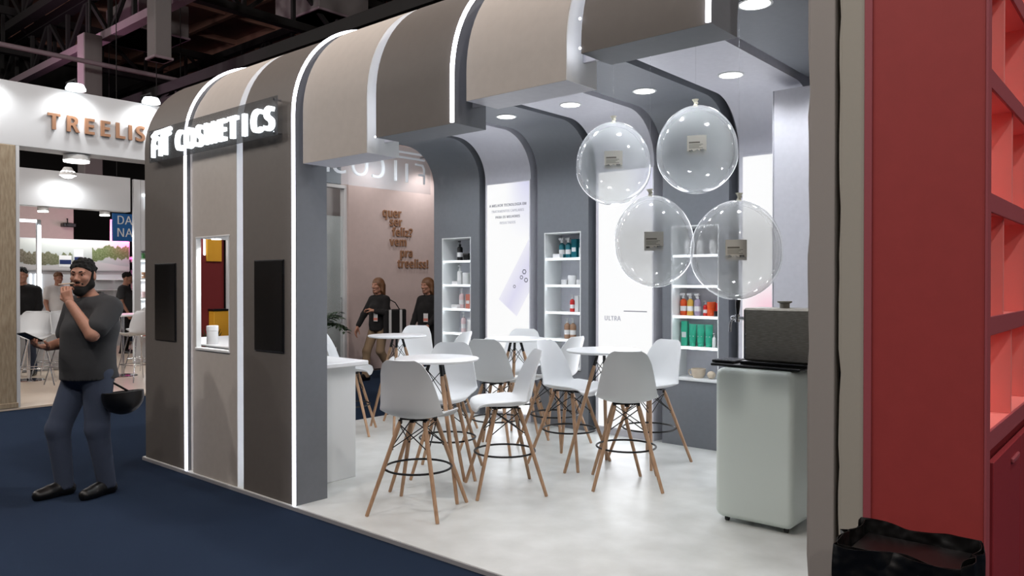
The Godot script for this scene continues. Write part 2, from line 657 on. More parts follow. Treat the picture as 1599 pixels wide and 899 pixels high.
# ---------- the hall ----------
func build_hall() -> void:
	struct("floor", cbox(Vector3(52, 0.2, 36), 0.0), "carpet", Vector3(-12, -0.1, -5), Vector3.ZERO, "dark blue carpet of the exhibition hall aisle")
	struct("ceiling", cbox(Vector3(52, 0.3, 36), 0.0), "roof", Vector3(-12, 12.15, -5), Vector3.ZERO, "dark brown roof of the exhibition hall")
	struct("wall_left", cbox(Vector3(0.3, 12, 36), 0.0), "hall_wall", Vector3(-38.15, 6, -5))
	struct("wall_right", cbox(Vector3(0.3, 12, 36), 0.0), "hall_wall", Vector3(14.15, 6, -5))
	struct("wall_back", cbox(Vector3(52.6, 12, 0.3), 0.0), "hall_wall", Vector3(-12, 6, -23.15))
	struct("wall_front", cbox(Vector3(52.6, 12, 0.3), 0.0), "hall_wall", Vector3(-12, 6, 13.15))
	# hall lamps high above the aisle, outside the view
	for p in [[-3.0, 2.5, "nearest above"], [-9.0, 3.5, "left of the nearest one over"], [3.5, 3.5, "right of the nearest one over"], [-4.0, -4.5, "over the curved stand beside"], [-16.0, 5.0, "farthest left over"], [2.0, -6.0, "behind the red shelves over"], [-22.0, 2.0, "near the left hall wall over"], [-26.0, 4.5, "farthest left and front, over"], [7.0, 0.5, "far right beyond"], [9.5, -4.5, "farthest right and rear over"]]:
		var t := thing("high_bay_lamp", "round hall lamp hanging high under the roof, %s the aisle" % p[2], "lamp", Vector3(p[0], 9.0, p[1]), 0.0, "high hall lamps")
		part("housing", lathe([Vector2(0, 0.28), Vector2(0.09, 0.28), Vector2(0.12, 0.1), Vector2(0.24, 0.0), Vector2(0.24, -0.02)], 20), "steel_beam", t)
		part("hanger", tube([Vector3(0, 0.28, 0), Vector3(0, 3.0, 0)], 0.01, 6), "steel_beam", t)
		part("diffuser", lathe([Vector2(0, 0.0), Vector2(0.22, 0.0), Vector2(0.22, -0.015), Vector2(0, -0.015)], 20), "lamp_face", t)
		omni(t, Vector3(0, -0.2, 0), HIGHBAY, 0.2, Color(1.0, 0.975, 0.955))

# ---------- the curved stand ----------
const PITCH := 0.757
func rx(k: int) -> float: return -6.01 + PITCH * (k - 1)
func lx(k: int) -> float: return -6.76 if k == 1 else rx(k) - 0.665
func dark(k: int) -> bool: return k % 2 == 1
func front_bottom(k: int) -> float: return [0.0, PLAT, PLAT, PLAT, 2.34, 2.42, 2.525, 2.635][k]

func arc_pts(c: Vector2, r: float, a0: float, a1: float, n: int) -> PackedVector2Array:
	var p := PackedVector2Array()
	for i in n + 1: p.append(c + Vector2.from_angle(deg_to_rad(lerpf(a0, a1, float(i) / n))) * r)
	return p

# outline of a band that goes up the front, over the top and down the back; o and i are how far its two faces lie inside the outer skin
func band(o: float, i: float, fb: float, bb: float, ib := -1.0, back_extra := 0.0) -> PackedVector2Array:
	var p := PackedVector2Array()
	p.append(Vector2(-3.0 - o, fb))
	p.append_array(arc_pts(Vector2(-3.70, 2.68), 0.70 - o, 0, 90, 18))
	p.append_array(arc_pts(Vector2(-6.05, 2.68), 0.70 - o, 90, 180, 18))
	p.append(Vector2(-6.75 + o, bb))
	p.append(Vector2(-6.75 + i + back_extra, bb))
	p.append_array(arc_pts(Vector2(-6.05 + back_extra, 2.68), 0.70 - i, 180, 90, 18))
	p.append_array(arc_pts(Vector2(-3.70, 2.68), 0.70 - i, 90, 0, 18))
	p.append(Vector2(-3.0 - i, fb))
	return p

func across(poly: PackedVector2Array, width: float) -> ArrayMesh:
	return joined([[extr(poly, width, 30), Transform3D(Basis(Vector3(0, 0, 1), Vector3(0, 1, 0), Vector3(-1, 0, 0)), Vector3.ZERO)]])

func slab(parent: Node3D, called: String, m: String, x0: float, x1: float, y0: float, y1: float, z0: float, z1: float, bevel := 0.002) -> MeshInstance3D:
	return part(called, cbox(Vector3(x1 - x0, y1 - y0, absf(z1 - z0)), bevel), m, parent, Vector3((x0 + x1) / 2, (y0 + y1) / 2, (z0 + z1) / 2) - parent.position)

func build_stand() -> void:
	var pf := thing("stand_platform", "low white platform floor of the curved cosmetics stand", "platform", Vector3(-3.9, 0, -2.985))
	slab(pf, "floor_board", "stand_floor", -6.80, -0.98, 0.012, PLAT, -2.985, -6.85, 0.002)
	slab(pf, "edge_strip", "edge", -6.80, -0.98, 0.0, 0.026, -2.979, -2.985, 0.001)
	slab(pf, "substructure", "edge", -6.79, -0.99, 0.0, 0.011, -2.99, -6.84, 0.001)
	var word := ["", "leftmost dark taupe arch of the stand, with a black display on its front", "beige arch with an open display window in its front", "dark taupe arch standing on the floor right of the display window, with a black display", "lowest hanging beige arch, right of the last floor-standing column", "dark taupe hanging arch between the two hanging beige arches", "beige hanging arch just left of the topmost dark taupe arch", "rightmost dark taupe arch, hanging highest, above the keg cabinet"]
	for k in range(1, 8):
		var xl := lx(k)
		var xr := rx(k)
		var w := xr - xl
		var xc := (xl + xr) / 2
		var d := dark(k)
		var lining := "slate" if d else "pale"
		var skin := "taupe" if d else "tan"
		var a := thing("stand_arch", word[k], "arch", Vector3(xc, 0, 0), 0.0, "arches of the curved stand")
		var fb := front_bottom(k)
		var niche_front := k == 2
		var thin := k < 3
		var niche_back := d and k < 7
		var fb_shell := 2.60 if thin else fb
		part("arch_shell", across(band(0.0, 0.25, fb_shell, 2.60 if niche_back else PLAT, -1.0, 0.06), w), lining, a)
		part("facade_skin", across(band(-0.006, 0.0, fb_shell, 2.2), w), skin, a)
		if not d:
			var e := PackedVector2Array([Vector2(-2.996, fb)])
			e.append_array(arc_pts(Vector2(-3.70, 2.68), 0.704, 0, 90, 18))
			e.append_array(arc_pts(Vector2(-3.70, 2.68), 0.45, 90, 0, 18))
			e.append(Vector2(-3.25, fb))
			part("white_edge", across(e, 0.006), "white", a, Vector3(w / 2 + 0.003, 0, 0))
		if k == 1:
			slab(a, "front_panel", lining, xl, xr, PLAT, 2.60, -3.0, -3.025, 0.0)
			slab(a, "facade_skin", skin, xl, xr, PLAT, 2.60, -2.994, -3.0, 0.0)
			slab(a, "end_return", lining, xl, xl + 0.02, PLAT, 2.60, -3.025, -3.25, 0.0)
		if niche_front:
			for b in [[xl, -5.855, PLAT, 2.60], [-5.36, xr, PLAT, 2.60], [-5.855, -5.36, 1.9, 2.60], [-5.855, -5.36, PLAT, 1.03]]:
				slab(a, "front_panel", "white", b[0], b[1], b[2], b[3], -3.0, -3.025, 0.0)
				slab(a, "facade_skin", skin, b[0], b[1], b[2], b[3], -2.994, -3.0, 0.0)
			slab(a, "end_return", "white", xr - 0.02, xr, PLAT, 2.60, -3.025, -3.25, 0.0)
			slab(a, "window_sill", "white", -5.865, -5.35, 1.015, 1.033, -2.984, -3.04, 0.002)
			slab(a, "window_head", "white", -5.865, -5.35, 1.892, 1.905, -2.99, -3.30, 0.002)
			slab(a, "window_jamb", "white", -5.862, -5.852, 1.033, 1.892, -2.99, -3.03, 0.001)
			slab(a, "window_jamb", "white", -5.363, -5.353, 1.033, 1.892, -2.99, -3.03, 0.001)
			for x: float in [-5.78, -5.50]:
				var sp := part("window_lamp", lathe([Vector2(0, 0), Vector2(0.035, 0), Vector2(0.037, 0.006), Vector2(0, 0.006)], 16), "lamp_face", a, Vector3(x - xc, 1.886, -3.12))
				spot(sp, Vector3(0, -0.01, 0), Vector3.DOWN, 0.25, 70, 0.02)
		if niche_back:
			var n0 := xc - 0.238
			var n1 := xc + 0.238
			for b in [[xl, n0, PLAT, 2.60], [n1, xr, PLAT, 2.60], [n0, n1, 2.07, 2.60], [n0, n1, PLAT, 0.64]]:
				slab(a, "back_panel", lining, b[0], b[1], b[2], b[3], -6.44, -6.75, 0.0)
			slab(a, "niche_backing", "pale", n0, n1, 0.64, 2.07, -6.725, -6.75, 0.0)
			slab(a, "niche_side", "white", n0, n0 + 0.012, 0.66, 2.06, -6.437, -6.725, 0.001)
			slab(a, "niche_side", "white", n1 - 0.012, n1, 0.66, 2.06, -6.437, -6.725, 0.001)
			slab(a, "niche_top", "white", n0, n1, 2.058, 2.07, -6.437, -6.725, 0.001)
			slab(a, "niche_base", "white", n0, n1, 0.64, 0.66, -6.425, -6.725, 0.002)
			for y: float in [1.79, 1.508, 1.225, 0.94]:
				var sh := slab(a, "shelf", "white", n0 + 0.012, n1 - 0.012, y - 0.009, y + 0.009, -6.46, -6.725, 0.001)
				var strip := part("led_strip", cbox(Vector3(0.452, 0.022, 0.012), 0.003), "led_shelf", sh, Vector3(0, 0, 0.138))
				area(strip, Vector3(0, -0.014, 0.0), Vector3(0, -1, -0.5), Vector2(0.44, 0.012), SHELF, Color(0.93, 0.97, 1.0))
		if not d:
			var pm := "poster_%d" % k
			poster_texture(pm, k)
			var lb := thing("light_box", ["", "", "narrow glowing light box with printed lines of text, left of the middle shelves", "", "tall glowing white light box between the two right product niches", "", "glowing light box beside the keg counter, partly behind the grey box wall"][k], "light box", Vector3(xc + 0.02, 0.10, -6.44), 0.0, "light boxes on the back wall")
			part("frame", cbox(Vector3(0.64, 2.56, 0.02), 0.002), "pale", lb, Vector3(0, 1.275, 0.01))
			var face := part("diffuser", face_mesh(0.615, 2.53), pm, lb, Vector3(0, 1.275, 0.0215))
			area(face, Vector3(0, 0, 0.02), Vector3(0, 0, 1), Vector2(0.6, 2.5), POSTER, Color(0.96, 0.97, 1.0))
			if k == 2:
				var rows := [["A MELHOR TECNOLOGIA EM", 0.029, 2.30, "print_grey"], ["TRATAMENTOS CAPILARES", 0.027, 2.235, "print_faint"], ["PARA OS MELHORES", 0.027, 2.17, "print_grey"], ["RESULTADOS", 0.027, 2.105, "print_faint"]]
				for r in rows:
					part("text_line", lettering(r[0], r[1], 0.001), r[3], face, Vector3(0, r[2] - 1.275, 0.0008))
				for m in [[0.24, 1.56, 0.03], [0.20, 1.50, 0.024], [0.265, 1.47, 0.028], [0.10, 1.40, 0.02]]:
					part("molecule_print", lathe([Vector2(m[2] * 0.62, 0), Vector2(m[2], 0), Vector2(m[2], 0.0006), Vector2(m[2] * 0.62, 0.0006)], 6), "print_grey", face, Vector3(m[0], m[1] - 1.275, 0.0004), Vector3(PI / 2, 0, 0))
			elif k == 4:
				part("text_line", lettering("ULTRA", 0.045, 0.001), "print_faint", face, Vector3(-0.14, 1.09 - 1.275, 0.0008))
				part("rule_print", cbox(Vector3(0.26, 0.008, 0.001), 0.0), "print_grey", face, Vector3(0.12, 1.165 - 1.275, 0.0006))
		if d:
			var path := []
			path.append(Vector3(xr - xc - 0.009, fb + 0.004, -2.986))
			for q in arc_pts(Vector2(-3.70, 2.68), 0.714, 0, 90, 20): path.append(Vector3(xr - xc - 0.009, q.y, q.x))
			path.append(Vector3(xr - xc - 0.009, 3.394, -4.4))
			var led := part("led_strip", tube(path, 0.0125, 8), "led", a)
			area(led, Vector3(0.0, (fb + 2.7) / 2, -2.965), Vector3(0.2, 0, 1), Vector2(0.02, 2.6 - fb * 0.9), 0.05, Color(0.93, 0.94, 1.0))
		if d and k > 1:
			var tp := [Vector3(-w / 2 - 0.004, fb + 0.004, -3.035)]
			for q in arc_pts(Vector2(-3.70, 2.68), 0.665, 0, 80, 16): tp.append(Vector3(-w / 2 - 0.004, q.y, q.x))
			var tape := part("led_tape", tube(tp, 0.0035, 6), "led_tape", a)
			area(tape, Vector3(-w / 2 - 0.009, (fb + 2.68) / 2, -3.035), Vector3(-1, 0, 0), Vector2(0.006, 2.6 - fb * 0.95), 0.02 if k == 3 else 0.004, Color(0.95, 0.96, 1.0))
		if k < 7:
			var jb := maxf(front_bottom(k), front_bottom(k + 1))
			var gap := lx(k + 1) - xr - 0.008
			part("joint_panel", across(band(0.02 if k == 1 else 0.13, 0.04 if k == 1 else 0.15, PLAT if k < 3 else jb, PLAT), gap), "tan" if k == 1 else lining, a, Vector3(w / 2 + 0.007 + gap / 2, 0, 0))
		if k == 7:
			for y: float in [2.66, 2.80, 2.93]:
				part("led_dot", ball(Vector3(0.007, 0.007, 0.007), 8), "led", a, Vector3(-w / 2 - 0.004, y, -2.99))
		if k == 5:
			part("led_dot", ball(Vector3(0.006, 0.006, 0.006), 8), "led", a, Vector3(-w / 2 - 0.004, 2.425, -2.99))
		for z: float in [-5.55, -4.22]:
			var lamp := thing("recessed_downlight", "%s downlight in the underside of the %s arch" % ["rear" if z < -5 else "front", ["", "leftmost dark", "beige niche", "third, dark taupe floor-standing", "lowest hanging beige", "middle hanging dark taupe", "right-hand hanging beige", "rightmost dark taupe"][k]], "downlight", Vector3(xc, 3.13, z), 0.0, "downlights of the stand")
			part("trim_ring", lathe([Vector2(0.088, 0.0), Vector2(0.098, 0.0), Vector2(0.1, -0.004), Vector2(0.086, -0.007), Vector2(0.082, -0.001)], 24), "white", lamp)
			var lens := part("lens", lathe([Vector2(0, -0.003), Vector2(0.084, -0.003), Vector2(0.084, -0.006), Vector2(0, -0.006)], 24), "lamp_face", lamp)
			spot(lens, Vector3(0, -0.012, 0), Vector3.DOWN, DOWN, 75, 0.08, Color(0.97, 0.98, 1.0))

func face_mesh(w: float, h: float) -> ArrayMesh:
	var s := st()
	var c := [Vector3(-w / 2, h / 2, 0), Vector3(w / 2, h / 2, 0), Vector3(w / 2, -h / 2, 0), Vector3(-w / 2, -h / 2, 0)]
	var u := [Vector2(0, 0), Vector2(1, 0), Vector2(1, 1), Vector2(0, 1)]
	for i in [0, 1, 2, 0, 2, 3]:
		s.set_normal(Vector3(0, 0, 1))
		s.set_uv(u[i])
		s.add_vertex(c[i])
	return s.commit()

func poster_texture(key: String, k: int) -> void:
	if not mats.has("print_grey"):
		mat("print_grey", Color(0.42, 0.42, 0.48), 0.6)
		mat("print_faint", Color(0.74, 0.74, 0.78), 0.6)
	var im := Image.create(128, 512, false, Image.FORMAT_RGB8)
	for y in 512:
		for x in 128:
			var u := x / 128.0
			var v := y / 128.0
			var c := Color(1, 1, 1).lerp(Color(0.86, 0.86, 0.95), smoothstep(0.35, 1.0, u) * clampf(1.0 - v / 1.0, 0.0, 1.0))
			if k == 2:
				# a pale bottle lying at a slant
				var p := Vector2(u - 0.92, v - 1.55).rotated(-0.6)
				if absf(p.x) < 0.26 and absf(p.y) < 0.75: c = c.lerp(Color(0.85, 0.84, 0.94), 0.8 - absf(p.x) * 1.6)
				if absf(p.x) < 0.12 and p.y > -0.98 and p.y < -0.72: c = c.lerp(Color(0.9, 0.9, 0.94), 0.8)
				var sw := absf(v - 3.35 + 0.5 * u * u)
				if sw < 0.14: c = c.lerp(Color(0.93, 0.93, 0.97), 1.0 - sw / 0.14)
			elif k == 6:
				var p2 := Vector2(u - 0.4, v - 2.15)
				if p2.length() < 0.5: c = c.lerp(Color(0.97, 0.72, 0.80), 0.8 * (1.0 - p2.length() / 0.5))
			im.set_pixel(x, y, c)
	var m := mat(key, Color(0.22, 0.22, 0.22), 0.4)
	m.albedo_texture = ImageTexture.create_from_image(im)
	m.emission_enabled = true
	m.emission_texture = m.albedo_texture
	m.emission = Color(1, 1, 1)
	m.emission_operator = BaseMaterial3D.EMISSION_OP_MULTIPLY
	m.emission_energy_multiplier = 0.93

# ---------- signs, displays, counter and shelf goods of the stand ----------
func build_stand_fittings() -> void:
	var s := thing("facade_sign", "lit white FIT COSMETICS letters on a smoky acrylic plate", "sign", Vector3(-5.595, 2.55, -2.945))
	part("plate", cbox(Vector3(1.93, 0.27, 0.006), 0.001), "smoke_acrylic", s, Vector3(0, 0.137, 0))
	for x: float in [-0.93, 0.93]:
		for y: float in [0.025, 0.25]:
			part("standoff", tube([Vector3(x, y, 0.008), Vector3(x, y, -0.049)], 0.009, 10), "chrome", s)
	var letters := "COSMETICS"
	for i in letters.length():
		var l := part("letter", letter_mesh(letters[i], 0.158, 0.03), "sign_face", s, Vector3(-0.372 + i * 0.1585 + (0.01 if i > 3 else 0.0), 0.115, 0.025))
		l.scale = Vector3(1.08 if letters[i] != "M" else 0.92, 1, 1)
	# the three linked letters of the mark: f with a round shoulder, i, and t, under a doubled top bar
	var r := 0.019
	var zz := 0.022
	part("letter", joined([[tube([Vector3(-0.845, 0.035, zz), Vector3(-0.845, 0.14, zz), Vector3(-0.835, 0.17, zz), Vector3(-0.81, 0.186, zz), Vector3(-0.765, 0.186, zz)], r, 8), Vector3.ZERO], [tube([Vector3(-0.84, 0.115, zz), Vector3(-0.79, 0.115, zz)], r, 8), Vector3.ZERO]]), "sign_face", s)
	part("letter", tube([Vector3(-0.715, 0.035, zz), Vector3(-0.715, 0.186, zz)], r, 8), "sign_face", s)
	part("letter", joined([[tube([Vector3(-0.62, 0.035, zz), Vector3(-0.62, 0.19, zz)], r, 8), Vector3.ZERO], [tube([Vector3(-0.68, 0.19, zz), Vector3(-0.555, 0.205, zz)], r, 8), Vector3.ZERO]]), "sign_face", s)
	part("top_bar", tube([Vector3(-0.85, 0.205, zz), Vector3(-0.79, 0.232, zz), Vector3(-0.68, 0.232, zz), Vector3(-0.54, 0.238, zz)], r, 8), "sign_face", s)
	area(s, Vector3(0.1, 0.12, 0.06), Vector3(0, -0.1, 1), Vector2(1.6, 0.15), 0.12, Color(0.95, 0.98, 1.0))

	for d in [[-6.375, "black portrait display on the leftmost dark arch"], [-4.812, "black portrait display right of the display window"]]:
		var t := thing("display_screen", d[1], "screen", Vector3(d[0], 1.06, -2.99), 0.0, "portrait displays on the stand front")
		part("bezel", cbox(Vector3(0.37, 0.645, 0.012), 0.003), "black_plastic", t, Vector3(0, 0.3225, 0.0))
		part("glass", cbox(Vector3(0.355, 0.63, 0.003), 0.001), "screen", t, Vector3(0, 0.3225, 0.0075))
	# white tubs on the shelf behind the display window
	var ws := thing("window_shelf", "wide white shelf behind the display window, carrying white tubs", "shelf", Vector3(-6.0, 0.943, -3.45))
	slab(ws, "shelf_board", "white_top", -6.74, -5.31, 1.031, 1.045, -3.095, -3.85, 0.002)
	for x: float in [-6.3, -5.5]: slab(ws, "support", "white", x, x + 0.02, 0.943, 1.03, -3.30, -3.75, 0.001)
	var jars := [[-5.92, -3.16, 0.045, 0.15, "tall white tub at the left of the display window"], [-5.60, -3.20, 0.042, 0.15, "white tub behind the short one in the display window"], [-5.49, -3.15, 0.05, 0.125, "short white tub at the front right of the display window"], [-5.50, -3.30, 0.042, 0.16, "white tub farthest back at the right"]]
	for j in jars:
		var t := thing("product_tub", j[4], "tub", Vector3(j[0], 1.045, j[1]), 0.0, "white tubs in the display window")
		part("body", lathe([Vector2(0, 0), Vector2(j[2] - 0.003, 0), Vector2(j[2], 0.004), Vector2(j[2], j[3] * 0.72), Vector2(0, j[3] * 0.72)], 20), "whitepack", t)
		part("lid", lathe([Vector2(0, j[3] * 0.73), Vector2(j[2] + 0.002, j[3] * 0.73), Vector2(j[2] + 0.002, j[3] - 0.004), Vector2(j[2] - 0.003, j[3]), Vector2(0, j[3])], 20), "whitepack", t)

	# acrylic sign across the open left end, seen from behind
	var e := thing("end_sign", "clear acrylic sign with glowing FIT COSMETICS letters, seen from behind through the stand", "sign", Vector3(-6.77, 2.6, -4.84), -PI / 2)
	part("panel", cbox(Vector3(3.1, 0.52, 0.008), 0.001), "acrylic", e, Vector3(0, 0.26, 0))
	part("letter", joined([[tube([Vector3(-1.466, 0.115, 0.02), Vector3(-1.466, 0.29, 0.02), Vector3(-1.44, 0.335, 0.02), Vector3(-1.33, 0.34, 0.02)], 0.013, 8), Vector3.ZERO], [tube([Vector3(-1.46, 0.22, 0.02), Vector3(-1.38, 0.22, 0.02)], 0.013, 8), Vector3.ZERO]]), "sign_dim", e)
	part("letter", tube([Vector3(-1.19, 0.115, 0.02), Vector3(-1.19, 0.33, 0.02)], 0.018, 8), "sign_dim", e)
	part("letter", tube([Vector3(-1.02, 0.115, 0.02), Vector3(-1.02, 0.35, 0.02)], 0.018, 8), "sign_dim", e)
	part("top_bar", joined([[tube([Vector3(-1.47, 0.40, 0.02), Vector3(-0.9, 0.40, 0.02)], 0.013, 8), Vector3.ZERO], [tube([Vector3(-1.42, 0.46, 0.02), Vector3(-0.9, 0.46, 0.02)], 0.013, 8), Vector3.ZERO]]), "sign_dim", e)
	for i in letters.length():
		var l := part("letter", letter_mesh(letters[i], 0.25, 0.02, false), "sign_dim", e, Vector3(-0.77 + i * 0.265, 0.24, 0.025))
		l.scale = Vector3(1.05, 1, 1)

	var c := thing("reception_counter", "white counter behind the dark taupe column with the display", "counter", Vector3(-5.6, PLAT, -3.52))
	slab(c, "body", "white", -6.35, -4.83, PLAT, 0.905, -3.27, -3.76, 0.004)
	slab(c, "countertop", "white_top", -6.42, -4.72, 0.907, 0.943, -3.262, -3.80, 0.006)

	var bx := thing("box_wall", "grey box wall at the right rear beside the last light box", "wall box", Vector3(-1.92, PLAT, -6.02))
	slab(bx, "body", "pale", -2.364, -1.47, PLAT, 3.04, -5.9, -6.14, 0.004)
	slab(bx, "end_panel", "pale", -2.37, -2.364, PLAT, 3.04, -5.895, -6.145, 0.001)
	shelf_goods()

func letter_mesh(c: String, h: float, depth: float, bold := true) -> Mesh:
	if c == "I": return cbox(Vector3(h * (0.22 if bold else 0.15), h, depth), 0.002)
	return lettering(c, h, depth, bold)

func bottle(kind: String, m: String, label: String, at: Vector3, h: float, r: float, group: String) -> void:
	var t: Node3D
	if kind == "box":
		t = thing("product_box", label, "box", at, 0.0, group)
		part("carton", cbox(Vector3(r * 2, h, r * 1.4), 0.002), m, t, Vector3(0, h / 2, 0))
		part("label_band", cbox(Vector3(r * 1.5, h * 0.22, 0.001), 0.0), "whitepack", t, Vector3(0, h * 0.45, r * 0.7 + 0.0006))
	elif kind == "jar":
		t = thing("product_jar", label, "jar", at, 0.0, group)
		part("body", lathe([Vector2(0, 0), Vector2(r * 0.95, 0), Vector2(r, h * 0.06), Vector2(r, h * 0.62), Vector2(0, h * 0.62)], 16), m, t)
		part("lid", lathe([Vector2(0, h * 0.63), Vector2(r * 1.03, h * 0.63), Vector2(r * 1.03, h * 0.96), Vector2(r * 0.97, h), Vector2(0, h)], 16), m, t)
	elif kind == "tube":
		t = thing("product_tube", label, "tube", at, 0.0, group)
		var f := func(u: float, v: float) -> Vector3:
			var a := TAU * u
			return Vector3(cos(a) * lerpf(r * 0.9, r * 1.08, v), lerpf(h * 0.16, h, v), sin(a) * lerpf(r * 0.8, 0.002, v * v))
		part("body", sheet(16, 6, 0.0006, f), m, t)
		part("cap", lathe([Vector2(0, 0), Vector2(r * 0.82, 0), Vector2(r * 0.82, h * 0.15), Vector2(0, h * 0.15)], 14), m, t)
		part("label_band", cbox(Vector3(r * 1.3, 0.006, 0.001), 0.0), "whitepack", t, Vector3(0, h * 0.45, r * 0.66))
	else:
		t = thing("product_bottle", label, "bottle", at, 0.0, group)
		part("body", lathe([Vector2(0, 0), Vector2(r * 0.93, 0), Vector2(r, h * 0.03), Vector2(r, h * 0.62), Vector2(r * 0.8, h * 0.69), Vector2(r * 0.36, h * 0.73), Vector2(r * 0.36, h * 0.76), Vector2(0, h * 0.76)], 16), m, t)
		var capm := "whitepack" if m != "blackpack" else "blackpack"
		part("collar", lathe([Vector2(0, h * 0.755), Vector2(r * 0.44, h * 0.755), Vector2(r * 0.44, h * 0.83), Vector2(0, h * 0.83)], 12), capm, t)
		if kind == "spray":
			part("trigger_head", joined([[cbox(Vector3(r * 1.7, h * 0.1, r * 0.6), 0.002), Vector3(-r * 0.3, h * 0.94, 0)], [cbox(Vector3(r * 0.5, h * 0.13, r * 0.5), 0.002), Vector3(0, h * 0.87, 0)], [cbox(Vector3(r * 0.16, h * 0.14, r * 0.3), 0.001), Transform3D(Basis(Vector3(0, 0, 1), 0.4), Vector3(-r * 0.7, h * 0.86, 0))]]), capm, t)
		else:
			part("pump_head", joined([[tube([Vector3(0, h * 0.83, 0), Vector3(0, h * 0.95, 0)], r * 0.12, 8), Vector3.ZERO], [cbox(Vector3(r * 1.1, h * 0.05, r * 0.45), 0.002), Vector3(-r * 0.25, h * 0.97, 0)]]), capm, t)
		part("label_band", lathe([Vector2(r * 1.005, h * 0.2), Vector2(r * 1.012, h * 0.2), Vector2(r * 1.012, h * 0.42), Vector2(r * 1.005, h * 0.42)], 16), "whitepack", t)

func shelf_goods() -> void:
	var z := -6.58
	var g := "goods in the left product niche"
	var y := 1.80
	bottle("pump", "blackpack", "black pump bottle on the top shelf of the left niche", Vector3(-6.46, y, z), 0.24, 0.035, g)
	bottle("jar", "blackpack", "short black jar on the top shelf of the left niche", Vector3(-6.34, y, z), 0.09, 0.05, g)
	bottle("box", "blackpack", "tall black carton on the top shelf of the left niche", Vector3(-6.245, y, z), 0.22, 0.03, g)
	y = 1.518
	bottle("pump", "whitepack", "white pump bottle on the second shelf of the left niche", Vector3(-6.46, y, z), 0.23, 0.033, g)
	bottle("jar", "whitepack", "white jar on the second shelf of the left niche", Vector3(-6.35, y, z), 0.14, 0.05, g)
	bottle("pump", "green", "green bottle on the second shelf of the left niche", Vector3(-6.245, y, z), 0.22, 0.032, g)
	bottle("box", "whitepack", "tiny white box at the front of the second shelf of the left niche", Vector3(-6.44, y, -6.50), 0.04, 0.045, g)
	y = 1.235
	bottle("pump", "blush", "blush pump bottle on the third shelf of the left niche", Vector3(-6.43, y, z), 0.24, 0.033, g)
	bottle("box", "salmon", "salmon carton, left one, on the third shelf of the left niche", Vector3(-6.31, y, z), 0.17, 0.035, g)
	bottle("box", "salmon", "taller salmon carton at the right of the third shelf of the left niche", Vector3(-6.235, y, -6.60), 0.20, 0.03, g)
	bottle("box", "whitepack", "tiny white box at the front of the third shelf of the left niche", Vector3(-6.45, y, -6.50), 0.045, 0.045, g)
	y = 0.95
	bottle("pump", "blush", "slim blush bottle on the fourth shelf of the left niche", Vector3(-6.40, y, z), 0.24, 0.03, g)
	bottle("box", "whitepack", "white carton on the fourth shelf of the left niche", Vector3(-6.265, y, z), 0.16, 0.045, g)
	g = "goods in the middle product niche"
	y = 1.80
	bottle("spray", "teal", "teal spray bottle at the left of the top shelf of the middle niche", Vector3(-4.935, y, z), 0.22, 0.034, g)
	bottle("spray", "teal", "second teal spray bottle on the top shelf of the middle niche", Vector3(-4.85, y, z), 0.22, 0.034, g)
	bottle("box", "teal", "teal carton, left of two, on the top shelf of the middle niche", Vector3(-4.765, y, z), 0.20, 0.034, g)
	bottle("box", "teal", "teal carton, right of two, on the top shelf of the middle niche", Vector3(-4.685, y, -6.60), 0.20, 0.034, g)
	bottle("pump", "whitepack", "small white bottle in front of the teal cartons", Vector3(-4.645, y, -6.52), 0.15, 0.022, g)
	bottle("box", "whitepack", "small white card box in front of the teal spray bottles", Vector3(-4.93, y, -6.50), 0.045, 0.045, g)
	y = 1.518
	bottle("jar", "whitepack", "low white jar, left of three, on the second shelf of the middle niche", Vector3(-4.90, y, z), 0.055, 0.038, g)
	bottle("jar", "whitepack", "tallest of three white jars on the second shelf of the middle niche", Vector3(-4.80, y, z), 0.10, 0.046, g)
	bottle("jar", "whitepack", "low white jar, right of three, on the second shelf of the middle niche", Vector3(-4.70, y, z), 0.055, 0.038, g)
	y = 1.235
	bottle("pump", "redpack", "red bottle on the third shelf of the middle niche", Vector3(-4.80, y, z), 0.18, 0.026, g)
	bottle("box", "whitepack", "slim white carton beside the red bottle", Vector3(-4.735, y, z), 0.17, 0.022, g)
	y = 0.95
	bottle("pump", "brown", "brown pump bottle, left of three, in the middle niche", Vector3(-4.865, y, z), 0.22, 0.034, g)
	bottle("pump", "brown", "brown pump bottle, middle of three, in the middle niche", Vector3(-4.79, y, z), 0.22, 0.034, g)
	bottle("pump", "brown", "brown pump bottle, right of three, in the middle niche", Vector3(-4.665, y, z), 0.22, 0.034, g)
	g = "goods in the right product niche"
	y = 1.80
	for i in 3: bottle("pump", "whitepack", ["first", "second", "third"][i] + " pale bottle from the left, top shelf of the right niche, behind balloons", Vector3(-3.46 + i * 0.13, y, z), 0.21, 0.034, g)
	y = 1.235
	bottle("spray", "orange", "orange spray bottle in the right niche", Vector3(-3.50, y, z), 0.21, 0.032, g)
	bottle("spray", "amber", "amber spray bottle in the right niche", Vector3(-3.43, y, z), 0.21, 0.03, g)
	bottle("spray", "lilac", "lilac spray bottle in the right niche", Vector3(-3.355, y, z), 0.21, 0.03, g)
	bottle("pump", "redpack", "small red bottle left of the orange jar", Vector3(-3.275, y, z), 0.14, 0.022, g)
	bottle("jar", "orange", "orange jar in the right niche", Vector3(-3.215, y, z), 0.13, 0.04, g)
	bottle("jar", "redpack", "red jar at the right end of its shelf in the right niche", Vector3(-3.13, y, z), 0.12, 0.036, g)
	bottle("jar", "blackpack", "small black-lidded pot in front of the red jar", Vector3(-3.12, y, -6.50), 0.05, 0.03, g)
	y = 0.95
	bottle("box", "mint", "tall mint green carton at the left of the green tubes", Vector3(-3.485, y, z), 0.23, 0.03, g)
